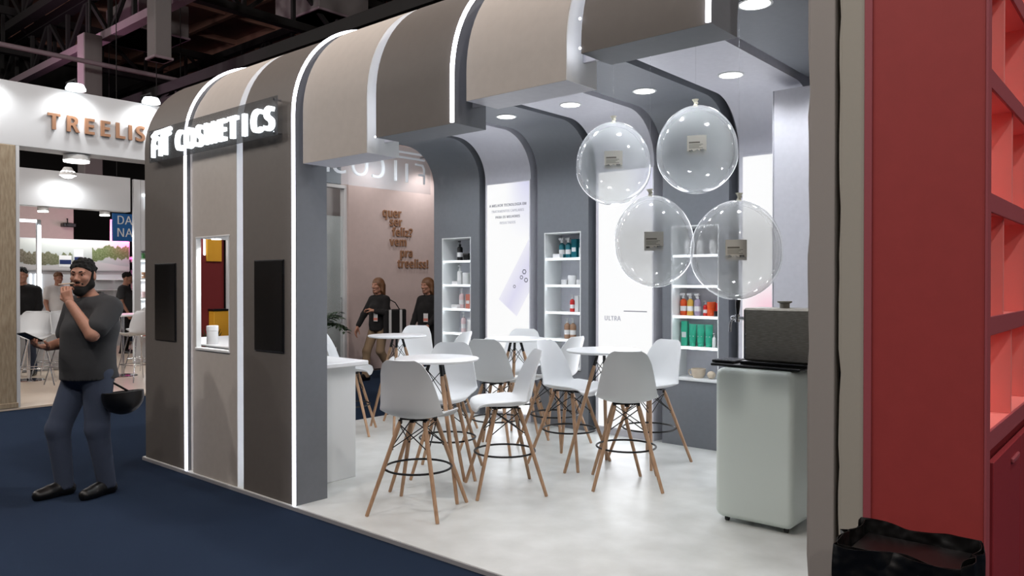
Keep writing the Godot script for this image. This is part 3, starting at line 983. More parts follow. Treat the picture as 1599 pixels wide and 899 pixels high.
	for i in 3: bottle("tube", "mint", ["leftmost", "middle", "rightmost"][i] + " mint green tube in the right niche", Vector3(-3.405 + i * 0.083, y, z), 0.205, 0.036, g)
	bottle("pump", "whitepack", "thin white bottle right of the mint green tubes", Vector3(-3.17, y, -6.54), 0.13, 0.016, g)
	bottle("box", "mint", "slim mint green carton at the right end of its shelf", Vector3(-3.118, y, z), 0.14, 0.02, g)
	var cup := thing("mixing_cup", "beige cup with a handle in the bottom of the right niche", "cup", Vector3(-3.33, 0.66, -6.55))
	part("bowl", lathe([Vector2(0, 0), Vector2(0.045, 0), Vector2(0.062, 0.03), Vector2(0.068, 0.085), Vector2(0.062, 0.085), Vector2(0.05, 0.02), Vector2(0, 0.012)], 20), "beige", cup)
	part("handle", tube([Vector3(-0.062, 0.07, 0), Vector3(-0.095, 0.068, 0), Vector3(-0.1, 0.04, 0), Vector3(-0.085, 0.02, 0), Vector3(-0.055, 0.02, 0)], 0.006, 8), "beige", cup)
	solo("cotton_ball", ball(Vector3(0.04, 0.036, 0.04), 14), "beige", "round pale cotton ball beside the beige cup", "cotton ball", Vector3(-3.20, 0.695, -6.55))

# ---------- stools and tables ----------
func leg_rod(a: Vector3, b: Vector3, ra: float, rb: float) -> ArrayMesh:
	var m := a.lerp(b, 0.06)
	return tube([a, m, b.lerp(a, 0.012), b], [ra * 0.8, ra, rb, rb * 0.9], 12)

func catmull(p: Array, t: float) -> Vector2:
	var n := p.size() - 1
	var x := clampf(t, 0.0, 1.0) * n
	var i := mini(int(x), n - 1)
	var a: Vector2 = p[maxi(i - 1, 0)]
	var d: Vector2 = p[mini(i + 2, n)]
	return (p[i] as Vector2).cubic_interpolate(p[i + 1], a, d, x - i)

func make_stool(label: String, at: Vector3, facing: Vector2, group: String) -> Node3D:
	var o := thing("bar_stool", label, "bar stool", at, atan2(facing.x, facing.y), group)
	# side line of the seat shell (z forward, y up) and its half width
	var line := [Vector2(0.235, -0.045), Vector2(0.215, -0.012), Vector2(0.15, 0.0), Vector2(0.06, -0.004), Vector2(-0.04, -0.006), Vector2(-0.12, 0.006), Vector2(-0.172, 0.05), Vector2(-0.196, 0.125), Vector2(-0.212, 0.205), Vector2(-0.232, 0.295), Vector2(-0.252, 0.365), Vector2(-0.262, 0.392)]
	var half := [0.165, 0.20, 0.222, 0.230, 0.232, 0.228, 0.220, 0.208, 0.192, 0.172, 0.140, 0.095]
	var f := func(u: float, v: float) -> Vector3:
		var c := catmull(line, v)
		var x := clampf(v, 0.0, 1.0) * 11.0
		var i := mini(int(x), 10)
		var w := lerpf(half[i], half[i + 1], x - i)
		var s := (u - 0.5) * 2.0
		s = s * (1.0 - 0.12 * s * s) / 0.88
		var back := smoothstep(0.35, 0.62, v)
		var dish := (1.0 - 0.75 * smoothstep(0.7, 1.0, v)) * pow(absf(s), 2.4) * (0.036 + 0.034 * pow(sin(clampf(v * 1.02, 0.0, 1.0) * PI), 2.0))
		return Vector3(s * w, c.y + 0.628 + dish * (1.0 - back) * 0.9, c.x + dish * back * 1.1)
	part("seat_shell", sheet(18, 44, 0.007, f), "white_shell", o)
	part("mounting_plate", joined([[cbox(Vector3(0.20, 0.012, 0.03), 0.002), move(Vector3(0, 0.612, 0.06))], [cbox(Vector3(0.20, 0.012, 0.03), 0.002), move(Vector3(0, 0.612, -0.06))], [cbox(Vector3(0.03, 0.012, 0.20), 0.002), move(Vector3(0, 0.601, 0))]]), "black_metal", o)
	var top := []
	var foot := []
	for k in [[1, 1], [-1, 1], [-1, -1], [1, -1]]:
		var a := Vector3(0.088 * k[0], 0.60, 0.088 * k[1])
		var b := Vector3(0.25 * k[0], 0.0, 0.25 * k[1])
		top.append(a)
		foot.append(b)
		part("leg", leg_rod(a, b, 0.0155, 0.0125), "wood", o)
	var rods := []
	for i in 4:
		var j := (i + 1) % 4
		rods.append([tube([top[i].lerp(foot[i], 0.03), top[j].lerp(foot[j], 0.30)], 0.004, 6), Vector3.ZERO])
		rods.append([tube([top[j].lerp(foot[j], 0.03), top[i].lerp(foot[i], 0.30)], 0.004, 6), Vector3.ZERO])
		rods.append([ball(Vector3(0.008, 0.008, 0.008), 8), top[i].lerp(foot[i], 0.30) * Vector3(0.93, 1, 0.93)])
		rods.append([cbox(Vector3(0.022, 0.03, 0.022), 0.003), top[i] + Vector3(0, -0.004, 0)])
	part("cross_brace", joined(rods), "black_metal", o)
	var ring := []
	for i in 40: ring.append(Vector3(0.222 * cos(TAU * i / 40), 0.285, 0.222 * sin(TAU * i / 40)))
	part("foot_ring", tube(ring, 0.0075, 8, true), "black_metal", o)
	for i in 4:
		var q: Vector3 = top[i].lerp(foot[i], 0.525)
		part("ring_clip", tube([q, Vector3(q.x * 0.86, 0.285, q.z * 0.86)], 0.005, 6), "black_metal", o)
	return o

func make_table(label: String, at: Vector3, turn: float, group: String) -> Node3D:
	var o := thing("bar_table", label, "table", at, turn, group)
	part("tabletop", lathe([Vector2(0, 0.950), Vector2(0.27, 0.950), Vector2(0.292, 0.954), Vector2(0.301, 0.961), Vector2(0.301, 0.968), Vector2(0.296, 0.972), Vector2(0, 0.972)], 48), "white_top", o)
	part("hub_plate", lathe([Vector2(0, 0.938), Vector2(0.085, 0.938), Vector2(0.085, 0.95), Vector2(0, 0.95)], 20), "black_metal", o)
	var rods := []
	for k in 3:
		var d := Vector3(cos(TAU * k / 3), 0, sin(TAU * k / 3))
		var a := d * 0.055 + UP * 0.94
		var b := d * 0.345
		part("leg_socket", tube([a, a.lerp(b, 0.10)], 0.013, 10), "black_metal", o)
		part("leg", leg_rod(a.lerp(b, 0.10), b, 0.016, 0.0125), "wood", o)
		var d2 := Vector3(cos(TAU * (k + 1) / 3), 0, sin(TAU * (k + 1) / 3))
		rods.append([tube([a.lerp(b, 0.06), (d2 * 0.055 + UP * 0.94).lerp(d2 * 0.345, 0.26)], 0.003, 6), Vector3.ZERO])
		rods.append([tube([(d2 * 0.055 + UP * 0.94).lerp(d2 * 0.345, 0.06), a.lerp(b, 0.26)], 0.003, 6), Vector3.ZERO])
	part("cross_brace", joined(rods), "black_metal", o)
	return o

func build_furniture() -> void:
	var gs := "white shell bar stools"
	var first := make_stool("nearest white bar stool, its back to the aisle at the front table", Vector3(-3.815, PLAT, -3.487), Vector2(-0.38, -0.92), gs)
	var rest := [
		["white bar stool behind the front table, facing the aisle", -4.37, -4.31, 0.60, 0.80],
		["white bar stool seen from the side, right of the front table", -3.70, -4.235, -0.60, 0.80],
		["white bar stool facing right, left of the right-hand table", -3.84, -5.22, 1.0, -0.05],
		["white bar stool with its back to the viewer at the right-hand table", -3.11, -4.95, -0.57, -0.82],
		["white bar stool beyond the right-hand table, before the green tubes", -3.36, -5.71, -0.20, 0.98],
		["white bar stool behind the middle table, against the printed light box", -5.12, -6.09, 0.45, 0.9],
		["white bar stool with its back to the viewer in front of the middle table", -4.64, -5.19, -0.3, -0.95],
		["white bar stool right of the middle table, facing left", -4.38, -5.72, -1.0, 0.05],
		["white bar stool half hidden behind the white counter", -6.31, -4.81, 0.73, -0.68],
		["white bar stool behind the left table, near the open end", -6.45, -5.80, 0.55, 0.83],
		["white bar stool between the left table and the left product niche", -5.62, -5.50, -0.95, 0.3],
	]
	for r in rest: copy(first, r[0], Vector3(r[1], PLAT, r[2]), atan2(r[3], r[4]), gs)
	var gt := "round white bar tables"
	# feet of the first table at 10, 130 and 250 degrees
	var t := make_table("front round bar table, nearest to the aisle", Vector3(-4.02, PLAT, -3.86), -0.36, gt)
	copy(t, "left round bar table, near the open end of the stand", Vector3(-6.07, PLAT, -5.26), -0.82, gt)
	copy(t, "middle round bar table, before the printed light box", Vector3(-4.85, PLAT, -5.71), 0.3, gt)
	copy(t, "right-hand round bar table, before the plain glowing light box", Vector3(-3.48, PLAT, -5.20), 0.0, gt)

# ---------- balloons ----------
func card_texture() -> void:
	var im := Image.create(64, 64, false, Image.FORMAT_RGB8)
	im.fill(Color(0.97, 0.96, 0.91))
	im.fill_rect(Rect2i(6, 22, 36, 5), Color(0.55, 0.53, 0.48))
	for y in range(30, 46, 4): im.fill_rect(Rect2i(6, y, 46 - (y % 3) * 6, 2), Color(0.66, 0.64, 0.58))
	im.fill_rect(Rect2i(6, 50, 12, 6), Color(0.42, 0.41, 0.38))
	im.fill_rect(Rect2i(42, 48, 14, 8), Color(0.40, 0.39, 0.37))
	var m := mat("card_print", Color(1, 1, 1), 0.5)
	m.albedo_texture = ImageTexture.create_from_image(im)

func build_balloons() -> void:
	card_texture()
	var list := [
		["clear balloon hanging at the upper left of the four", -2.852, 2.343, -4.377, 0.25, 0.28, 0.0],
		["clear balloon hanging highest, at the upper right of the four", -2.307, 2.394, -4.509, 0.254, 0.282, 0.03],
		["clear balloon at the lower left, touching the lower right one", -2.513, 1.808, -4.327, 0.25, 0.295, 0.08],
		["largest clear balloon, at the lower right above the keg tap", -1.95, 1.738, -4.31, 0.264, 0.295, -0.05],
	]
	for b in list:
		var c := Vector3(b[1], b[2], b[3])
		var to_cam := (Vector3(0, 1.55, 0) - c)
		var o := thing("clear_balloon", b[0], "balloon", c, atan2(to_cam.x, to_cam.z), "clear balloons with cards")
		var r: float = b[4]
		var h: float = b[5]
		var prof := []
		for i in 33:
			var a := -PI / 2 + PI * i / 32.0
			var y := sin(a) * h
			var x := cos(a) * r
			if y > 0.0: x *= 1.0 - 0.05 * pow(y / h, 2.0)
			else: x *= 1.0 + 0.03 * sin(-y / h * PI)
			prof.append(Vector2(maxf(x, 0.0), y))
		var body := part("film", lathe(prof, 48, 90), "balloon", o)
		body.rotation.z = b[6]
		var knot := part("knot", joined([[lathe([Vector2(0, 0), Vector2(0.018, 0.0), Vector2(0.008, 0.018), Vector2(0.012, 0.03), Vector2(0.022, 0.045), Vector2(0, 0.04)], 12), Transform3D(Basis(), Vector3(0, h - 0.004, 0))], [ball(Vector3(0.014, 0.01, 0.012), 10), move(Vector3(0.004, h + 0.018, 0))]]), "latex", o)
		knot.rotation.z = b[6]
		part("hanging_thread", tube([Vector3(-sin(b[6]) * h, h + 0.03, 0), Vector3(-sin(b[6]) * h, 3.13 - c.y, 0)], 0.0006, 4), "acrylic", o)
		# printed card on the film, bent with it
		var f := func(u: float, v: float) -> Vector3:
			var x := (u - 0.5) * 0.115
			var y := (0.5 - v) * 0.115 - 0.01
			return Vector3(x, y, r * sqrt(1.0 - x * x / (r * r) - y * y / (h * h)) + 0.003)
		part("printed_card", printed_patch(f), "card_print", o)

func printed_patch(f: Callable) -> ArrayMesh:
	var s := st()
	var n := 6
	for j in n:
		for i in n:
			for k in [[0, 0], [1, 0], [1, 1], [0, 0], [1, 1], [0, 1]]:
				var u := float(i + k[0]) / n
				var v := float(j + k[1]) / n
				s.set_normal(Vector3(0, 0, 1))
				s.set_uv(Vector2(u, v))
				s.add_vertex(f.call(u, v))
	return s.commit()

# ---------- keg counter ----------
func build_keg_counter() -> void:
	var k := thing("keg_counter", "rounded white cabinet on hidden castors at the right of the stand", "cabinet", Vector3(-1.95, PLAT, -4.80))
	var f := rrect(0.50, 0.945, 0.05, 8)
	part("front_shell", joined([[soft_block(f, 0.50, 0.035), Vector3.ZERO]]), "keg_white", k, Vector3(0, 0.505, 0))
	for x: float in [-0.19, 0.19]:
		for z: float in [-0.19, 0.19]:
			part("castor", joined([[tube([Vector3(-0.01, 0.02, 0), Vector3(0.01, 0.02, 0)], 0.0195, 14), Vector3.ZERO], [cbox(Vector3(0.03, 0.012, 0.04), 0.002), move(Vector3(0, 0.04, 0))]]), "black_plastic", k, Vector3(x, 0, z))
	part("black_top", cbox(Vector3(0.58, 0.016, 0.42), 0.004), "black_plastic", k, Vector3(-0.02, 0.988, -0.02))
	var m := thing("keg_dispenser", "brushed steel drink dispenser box standing on the white cabinet", "dispenser", Vector3(-1.84, 1.026, -4.83))
	part("drip_base", cbox(Vector3(0.50, 0.02, 0.30), 0.003), "black_plastic", m, Vector3(0, 0.01, 0))
	part("steel_case", cbox(Vector3(0.48, 0.335, 0.27), 0.012), "steel", m, Vector3(0, 0.19, -0.005))
	part("case_seam", cbox(Vector3(0.006, 0.31, 0.001), 0.0), "chrome", m, Vector3(-0.228, 0.19, 0.131))
	for i in 7:
		part("rivet", ball(Vector3(0.004, 0.004, 0.003), 8), "chrome", m, Vector3(-0.218, 0.06 + i * 0.043, 0.131))
	part("filler_neck", lathe([Vector2(0, 0), Vector2(0.03, 0), Vector2(0.03, 0.03), Vector2(0.045, 0.036), Vector2(0.045, 0.045), Vector2(0, 0.045)], 20), "steel", m, Vector3(-0.02, 0.357, 0))
	var tap := part("tap_body", joined([[tube([Vector3(-0.24, 0.285, 0.02), Vector3(-0.345, 0.285, 0.02)], 0.012, 12), Vector3.ZERO], [tube([Vector3(-0.325, 0.31, 0.02), Vector3(-0.325, 0.26, 0.02)], 0.016, 12), Vector3.ZERO], [tube([Vector3(-0.33, 0.285, 0.02), Vector3(-0.36, 0.28, 0.02), Vector3(-0.375, 0.25, 0.02), Vector3(-0.378, 0.195, 0.02)], 0.0085, 10), Vector3.ZERO], [ball(Vector3(0.016, 0.016, 0.016), 12), move(Vector3(-0.358, 0.287, 0.02))]]), "chrome", m)
	part("tap_handle", tube([Vector3(-0.325, 0.31, 0.02), Vector3(-0.324, 0.36, 0.02), Vector3(-0.322, 0.43, 0.02), Vector3(-0.321, 0.44, 0.02)], [0.009, 0.015, 0.018, 0.01], 12), "black_plastic", tap)
	var tray := thing("drip_tray", "black drip tray with a steel grid under the tap", "tray", Vector3(-2.20, 1.026, -4.76))
	part("pan", cbox(Vector3(0.15, 0.018, 0.20), 0.004), "black_plastic", tray, Vector3(0, 0.009, 0))
	for i in 6: part("grid_bar", cbox(Vector3(0.006, 0.003, 0.18), 0.001), "chrome", tray, Vector3(-0.055 + i * 0.022, 0.0195, 0))

# block with rounded outline in x,y whose front and back edges are softened too
func soft_block(poly: PackedVector2Array, depth: float, soft: float) -> ArrayMesh:
	var n := poly.size()
	var rings := []
	var steps := 6
	for i in steps + 1:
		var a := PI / 2 * i / steps
		rings.append([soft * (1.0 - sin(a)), -depth / 2 + soft * (1.0 - cos(a))])
	for i in steps + 1:
		var a := PI / 2 * (1.0 - float(i) / steps)
		rings.append([soft * (1.0 - sin(a)), depth / 2 - soft * (1.0 - cos(a))])
	var ctr := []
	for r in rings:
		var row := []
		for i in n:
			var d := (poly[(i + 1) % n] - poly[(i - 1 + n) % n]).normalized()
			var nn := Vector2(d.y, -d.x)
			var p: Vector2 = poly[i] - nn * r[0]
			row.append([Vector3(p.x, p.y, r[1]), nn])
		ctr.append(row)
	var s := st()
	for j in rings.size() - 1:
		for i in n:
			var l := (i + 1) % n
			var c := [ctr[j][i], ctr[j][l], ctr[j + 1][l], ctr[j + 1][i]]
			var js := [j, j, j + 1, j + 1]
			var nr := []
			for q in 4:
				var jj: int = js[q]
				var a := PI / 2 * jj / steps if jj <= steps else PI / 2 * (1.0 - float(jj - steps - 1) / steps)
				var zs := -1.0 if jj <= steps else 1.0
				nr.append(Vector3(c[q][1].x * sin(a), c[q][1].y * sin(a), zs * cos(a)).normalized())
			t3(s, c[0][0], c[1][0], c[2][0], nr[0], nr[1], nr[2])
			t3(s, c[0][0], c[2][0], c[3][0], nr[0], nr[2], nr[3])
	for e in [0, rings.size() - 1]:
		var nn := Vector3(0, 0, -1 if e == 0 else 1)
		for i in n:
			t3(s, Vector3(0, 0, rings[e][1]), ctr[e][i][0], ctr[e][(i + 1) % n][0], nn, nn, nn)
	return s.commit()

# ---------- neighbouring stand on the right ----------
func ragged(w: float, h: float, seed_: int, amp: float) -> PackedVector2Array:
	var r := RandomNumberGenerator.new()
	r.seed = seed_
	var p := PackedVector2Array()
	p.append(Vector2(w, 0))
	p.append(Vector2(w, h))
	var n := 46
	for i in n + 1:
		var y := h * (1.0 - float(i) / n)
		var x := 0.0
		if r.randf() < 0.45: x = r.randf() * amp
		p.append(Vector2(x, y))
	return p

func build_neighbour() -> void:
	var g := thing("end_board", "narrow grey board closing the right end of the stand", "board", Vector3(-1.013, 0, -3.15))
	part("board", cbox(Vector3(0.094, 4.2, 3.2), 0.002), "grey_board", g, Vector3(0, 2.1, -1.45))
	part("torn_edge", extr(ragged(0.012, 4.1, 5, 0.008), 0.002), "grey_board", g, Vector3(-0.0545, 0.05, 0.145))
	solo("gap_tape", cbox(Vector3(0.024, 4.1, 0.004), 0.0), "dark_gap", "black strip in the gap between the grey and the cream boards", "strip", Vector3(-0.956, 2.07, -3.06))
	var c := thing("cream_panel", "cream board with torn paper edge between the dark gap and the red wall", "board", Vector3(-0.90, 0, -3.15))
	part("board", cbox(Vector3(0.082, 4.2, 0.30), 0.002), "cream_board", c, Vector3(0, 2.1, 0))
	part("torn_edge", extr(ragged(0.01, 4.1, 9, 0.009), 0.002), "cream_board", c, Vector3(-0.05, 0.05, 0.147))

	var s := thing("red_shelf_unit", "tall red display shelf unit with lit compartments at the right edge", "shelf unit", Vector3(-0.665, 0, -3.0))
	slab(s, "end_panel", "red", -0.857, -0.474, 0.0, 4.2, -3.0, -3.03, 0.002)
	slab(s, "edge_trim", "red_edge", -0.859, -0.832, 0.0, 4.2, -2.994, -2.999, 0.001)
	slab(s, "front_stile", "red_edge", -0.474, -0.466, 0.0, 4.2, -2.995, -3.055, 0.001)
	slab(s, "back_panel", "red_inner", -0.857, -0.84, 0.0, 4.2, -3.03, -6.2, 0.0)
	var ys := [0.98, 1.375, 1.80, 2.225, 2.65, 3.08, 3.5, 3.93]
	for y: float in ys:
		var b := slab(s, "shelf_board", "red_inner", -0.84, -0.478, y, y + 0.045, -3.03, -6.2, 0.002)
		slab(s, "shelf_edge", "red_edge", -0.478, -0.468, y - 0.01, y + 0.055, -3.055, -6.2, 0.001)
		if y > 1.0:
			for i in 4:
				var strip := part("led_strip", cbox(Vector3(0.008, 0.006, 0.5), 0.001), "warm_led", b, Vector3(-0.12, -0.028, 1.20 - i * 0.75))
				area(strip, Vector3(0.0, -0.006, 0), Vector3(0, -1, 0), Vector2(0.012, 0.45), 0.07, Color(1.0, 0.9, 0.85))
	# the dividers stand at different places from row to row
	var cols := [[-3.62, -4.2, -4.9], [-3.42, -4.0, -4.7], [-3.62, -4.2, -4.9], [-3.42, -4.0, -4.7], [-3.62, -4.2, -4.9]]
	for i in 7:
		for z: float in cols[i % 5]:
			slab(s, "divider", "red_inner", -0.84, -0.482, ys[i] + 0.045, ys[i + 1], z, z - 0.018, 0.001)
	slab(s, "end_panel", "red", -0.857, -0.474, 0.0, 4.2, -6.2, -6.23, 0.002)
	slab(s, "carcass", "red_door", -0.84, -0.50, 0.08, 0.98, -3.03, -6.2, 0.001)
	slab(s, "plinth", "red_edge", -0.84, -0.50, 0.0, 0.08, -3.03, -6.2, 0.001)
	for i in 3:
		var d := slab(s, "door", "red_door", -0.478, -0.458, 0.09, 0.93 , -3.075 - i * 0.62, -3.685 - i * 0.62, 0.003)
		part("handle", cbox(Vector3(0.012, 0.02, 0.16), 0.004), "red_edge", d, Vector3(0.014, 0.36, -0.15))
	for q in [[2.19, -3.16], [1.765, -3.2]]:
		part("screw_cap", ball(Vector3(0.008, 0.008, 0.008), 8), "latex", s, Vector3(-0.60 + 0.665, q[0], q[1] + 3.0))

	# bin with a black bag in front of the red end panel
	var bin := thing("waste_bin", "square bin lined with a black plastic bag in front of the red wall", "bin", Vector3(-0.65, 0, -2.76))
	part("bin_body", cbox(Vector3(0.36, 0.66, 0.30), 0.02), "black_plastic", bin, Vector3(0, 0.33, 0))
	var f := func(u: float, v: float) -> Vector3:
		var a := TAU * u
		var sq := 1.0 / maxf(absf(cos(a)), absf(sin(a)))
		var k := lerpf(1.0, sq, 0.78)
		var wob := 0.008 * sin(a * 7.0 + v * 5.0) * (0.4 + v) + 0.003 * sin(a * 15.0 - v * 6.0)
		return Vector3((0.197 + wob) * cos(a) * k, 0.30 + v * 0.395 + 0.008 * sin(a * 5.0), (0.165 + wob) * sin(a) * k)
	part("bag_outside", sheet(72, 14, 0.002, f), "bin_bag", bin)
	var f2 := func(u: float, v: float) -> Vector3:
		var a := TAU * u
		var sq := 1.0 / maxf(absf(cos(a)), absf(sin(a)))
		var k := lerpf(1.0, sq, 0.78)
		var wob := 0.010 * sin(a * 8.0 + v * 4.0)
		var sh := lerpf(1.0, 0.15, v * v)
		return Vector3((0.190 + wob) * cos(a) * k * sh, 0.695 - v * 0.36 + 0.008 * sin(a * 5.0), (0.158 + wob) * sin(a) * k * sh)
	part("bag_inside", sheet(72, 10, 0.002, f2), "bin_bag", bin)

	# what shows through the display window: a maroon stand corner behind the open end
	struct("wall_maroon", cbox(Vector3(0.12, 3.0, 0.72), 0.0), "maroon", Vector3(-11.1, 1.53, -5.72), Vector3.ZERO, "maroon wall seen through the display window")
	solo("mustard_banner", cbox(Vector3(0.03, 0.62, 0.24), 0.004), "mustard", "mustard yellow banner hanging on the maroon wall behind the display window", "banner", Vector3(-11.02, 2.17, -5.91))
	var mc := thing("mustard_cabinet", "low mustard cabinet before the maroon wall, seen through the display window", "cabinet", Vector3(-10.95, 0.03, -5.95))
	part("body", cbox(Vector3(0.16, 1.08, 0.24), 0.006), "mustard", mc, Vector3(0, 0.54, 0))
	part("top", cbox(Vector3(0.18, 0.03, 0.26), 0.004), "black_plastic", mc, Vector3(0, 1.097, 0))
	var lp := thing("wall_light", "slim white light bar on the maroon wall, seen through the display window", "light", Vector3(-11.0, 1.95, -5.75))
	part("tube", cbox(Vector3(0.03, 0.5, 0.025), 0.006), "led_shelf", lp, Vector3(0, 0.25, 0))
	area(lp, Vector3(0.03, 0.25, 0), Vector3(1, 0, 0), Vector2(0.03, 0.5), 0.3)
	solo("white_post", cbox(Vector3(0.05, 3.0, 0.05), 0.004), "far_white", "thin white post right of the mustard cabinet, seen through the display window", "post", Vector3(-10.9, 1.53, -6.08))
	var ul := thing("shelf_plant", "small dark green plant at the foot of the maroon wall, seen through the display window", "plant", Vector3(-10.85, 0.03, -5.78))
	part("pot", lathe([Vector2(0, 0), Vector2(0.08, 0), Vector2(0.1, 0.4), Vector2(0.085, 0.4), Vector2(0.08, 0.36), Vector2(0, 0.36)], 18), "black_plastic", ul)
	for i in 12:
		var a := TAU * i / 12.0
		part("leaf", tube([Vector3(0, 0.36, 0), Vector3(cos(a) * 0.06, 0.62, sin(a) * 0.06), Vector3(cos(a) * 0.14, 0.72 + 0.05 * (i % 3), sin(a) * 0.14)], [0.008, 0.022, 0.003], 6), "leaf", ul)

# ---------- far stand on the left ----------
const FX := -10.6

func build_far_stand() -> void:
	var fl := solo("far_platform", cbox(Vector3(9.6, 0.03, 12.0), 0.004), "far_floor", "light beige floor of the white stand on the far left", "platform", Vector3(FX - 4.8, 0.015, -3.5))
	fl.set_meta("kind", "structure")
	var fa := thing("far_fascia", "white overhead fascia with copper capital letters at the far left", "fascia", Vector3(FX, 3.2, -4.1), PI / 2)
	part("fascia_board", cbox(Vector3(4.8, 0.77, 0.35), 0.004), "far_white", fa, Vector3(-0.6, 0.385, -0.18))
	part("fascia_return", cbox(Vector3(0.3, 0.77, 3.9), 0.004), "far_white", fa, Vector3(-2.85, 0.385, -2.3))
	var word := "TREELISS"
	for i in 8:
		part("letter", letter_mesh(word[i], 0.20, 0.03), "copper", fa, Vector3(-0.53 + [0.0, 0.208, 0.41, 0.605, 0.79, 0.925, 1.06, 1.22][i], 0.345, 0.02))
	for z: float in [0.32, -0.62, 1.3]:
		var l := thing("fascia_spotlight", ["spotlight on top of the white fascia above the first letters", "spotlight on top of the white fascia above the last letters", "spotlight on the fascia outside the frame"][[0.32, -0.62, 1.3].find(z)], "spotlight", Vector3(FX + 0.14, 3.98, -4.1 + z), 0.0, "fascia spotlights")
		part("arm", tube([Vector3(-0.3, 0.0, 0), Vector3(-0.3, 0.12, 0), Vector3(0, 0.12, 0), Vector3(0, 0.06, 0)], 0.012, 8), "steel_beam", l)
		part("head", lathe([Vector2(0, 0.05), Vector2(0.09, 0.05), Vector2(0.115, 0.0), Vector2(0.115, -0.02)], 20), "led_shelf", l)
		part("lens", lathe([Vector2(0, -0.005), Vector2(0.11, -0.005), Vector2(0.11, -0.02), Vector2(0, -0.02)], 20), "lamp_face", l)
		spot(l, Vector3(0, -0.05, 0), Vector3(-0.3, -1, 0), 0.7, 78, 0.08)
	var col := thing("wood_column", "pale wood column carrying the white fascia at the left edge", "column", Vector3(FX - 0.12, 0.03, -3.02))
	part("shaft", cbox(Vector3(0.24, 3.17, 0.27), 0.006), "beige_wood", col, Vector3(0, 1.585, 0))
	part("side_board", cbox(Vector3(0.24, 3.17, 0.04), 0.003), "far_white", col, Vector3(-0.005, 1.585, -0.157))
	part("foot_trim", cbox(Vector3(0.26, 0.06, 0.30), 0.004), "beige_wood", col, Vector3(0, 0.03, 0))
	var soffit := [[-10.78, -3.9, 3.13, "round lamp under the white fascia below the copper letters"], [-14.6, -4.75, 2.77, "round lamp under the left end of the inner white beam"], [-14.6, -5.75, 2.77, "small round lamp under the right end of the inner white beam"], [-10.78, -2.5, 3.13, "round lamp under the white fascia left of the wood column"]]
	for p in soffit:
		var l := thing("soffit_lamp", p[3], "lamp", Vector3(p[0], p[2], p[1]), 0.0, "lamps of the far stand")
		part("drop_rod", tube([Vector3(0, 0, 0), Vector3(0, 0.07, 0)], 0.02, 6), "steel_beam", l)
		part("lens", lathe([Vector2(0, -0.01), Vector2(0.14, -0.01), Vector2(0.15, -0.03), Vector2(0, -0.03)], 20), "lamp_face", l)
		part("can", lathe([Vector2(0, 0.06), Vector2(0.15, 0.06), Vector2(0.155, -0.01)], 20), "white", l)
		if p[0] < -14: l.scale = Vector3(0.55, 1.0, 0.55)
		spot(l, Vector3(0, -0.05, 0), Vector3.DOWN, 1.3, 75, 0.1)
	var sp := thing("beam_spotlight", "bright spotlight on the inner white beam of the far stand", "spotlight", Vector3(-14.2, 3.42, -5.0))
	part("head", lathe([Vector2(0, 0.07), Vector2(0.06, 0.07), Vector2(0.13, -0.05), Vector2(0.13, -0.07)], 18), "white", sp)
	part("lens", ball(Vector3(0.12, 0.08, 0.12), 12), "lamp_face", sp, Vector3(0, -0.04, 0))
	spot(sp, Vector3(0.05, -0.15, 0), Vector3(-0.3, -1, 0), 0.7, 85, 0.1)
	var beam := thing("inner_beam", "white inner beam across the back of the far stand", "beam", Vector3(-14.6, 2.83, -4.2))
	part("beam_board", cbox(Vector3(0.25, 0.62, 4.6), 0.004), "far_white", beam, Vector3(0, 0.31, 0.35))
	# white shelf wall at the right of the far stand with lit product shelves
	var wl := thing("shelf_wall", "white wall with glowing product shelves beside the dark arch", "shelf wall", Vector3(-14.6, 0.03, -6.43))
	part("left_stile", cbox(Vector3(0.08, 3.4, 0.12), 0.003), "far_white", wl, Vector3(0.135, 1.7, 0.18))
	part("header", cbox(Vector3(0.35, 1.3, 0.75), 0.003), "far_white", wl, Vector3(0, 2.75, -0.26))
	part("back", cbox(Vector3(0.05, 2.1, 0.75), 0.003), "far_white", wl, Vector3(-0.15, 1.05, -0.26))
	for i in 5:
		var y := 0.5 + i * 0.36
		var sh := part("shelf", cbox(Vector3(0.30, 0.02, 0.75), 0.002), "white", wl, Vector3(0.02, y, -0.26))
		var gl := part("led_strip", cbox(Vector3(0.02, 0.015, 0.70), 0.002), "led_shelf", sh, Vector3(-0.1, 0.33, 0))
		area(gl, Vector3(0.02, -0.01, 0), Vector3(0.6, -1, 0), Vector2(0.6, 0.02), 0.28)
	part("lit_letter", lettering("T", 0.27, 0.04), "sign_face", wl, Vector3(0.20, 3.0, 0.0), Vector3(0, PI / 2, 0))
	var cols := ["salmon", "brown", "teal", "green", "blush"]
	for i in 5:
		for j in 3:
			bottle("box" if (i + j) % 2 else "jar", cols[(i * 2 + j) % 5], "small %s pack, %s on the %s glowing shelf of the far wall" % [["salmon", "brown", "teal", "green", "blush"][(i * 2 + j) % 5], ["first", "second", "third"][j], ["lowest", "second", "third", "fourth", "topmost"][i]], Vector3(-14.53, 0.54 + i * 0.36, -6.42 - j * 0.13), 0.11, 0.045, "packs on the far glowing shelves")
	# further stands behind
	struct("wall_far", cbox(Vector3(0.2, 3.6, 3.0), 0.0), "pink_wall", Vector3(-20.2, 1.8, -5.7), Vector3.ZERO, "dull pink wall behind the far stand")
	var pj := thing("projector", "small black projector hanging on the dull pink wall", "projector", Vector3(-20.0, 2.86, -7.05))
	part("case", cbox(Vector3(0.2, 0.09, 0.28), 0.01), "black_plastic", pj, Vector3(0, 0.045, 0))
	part("lens", tube([Vector3(0.1, 0.045, 0.05), Vector3(0.13, 0.045, 0.05)], 0.03, 12), "black_metal", pj)
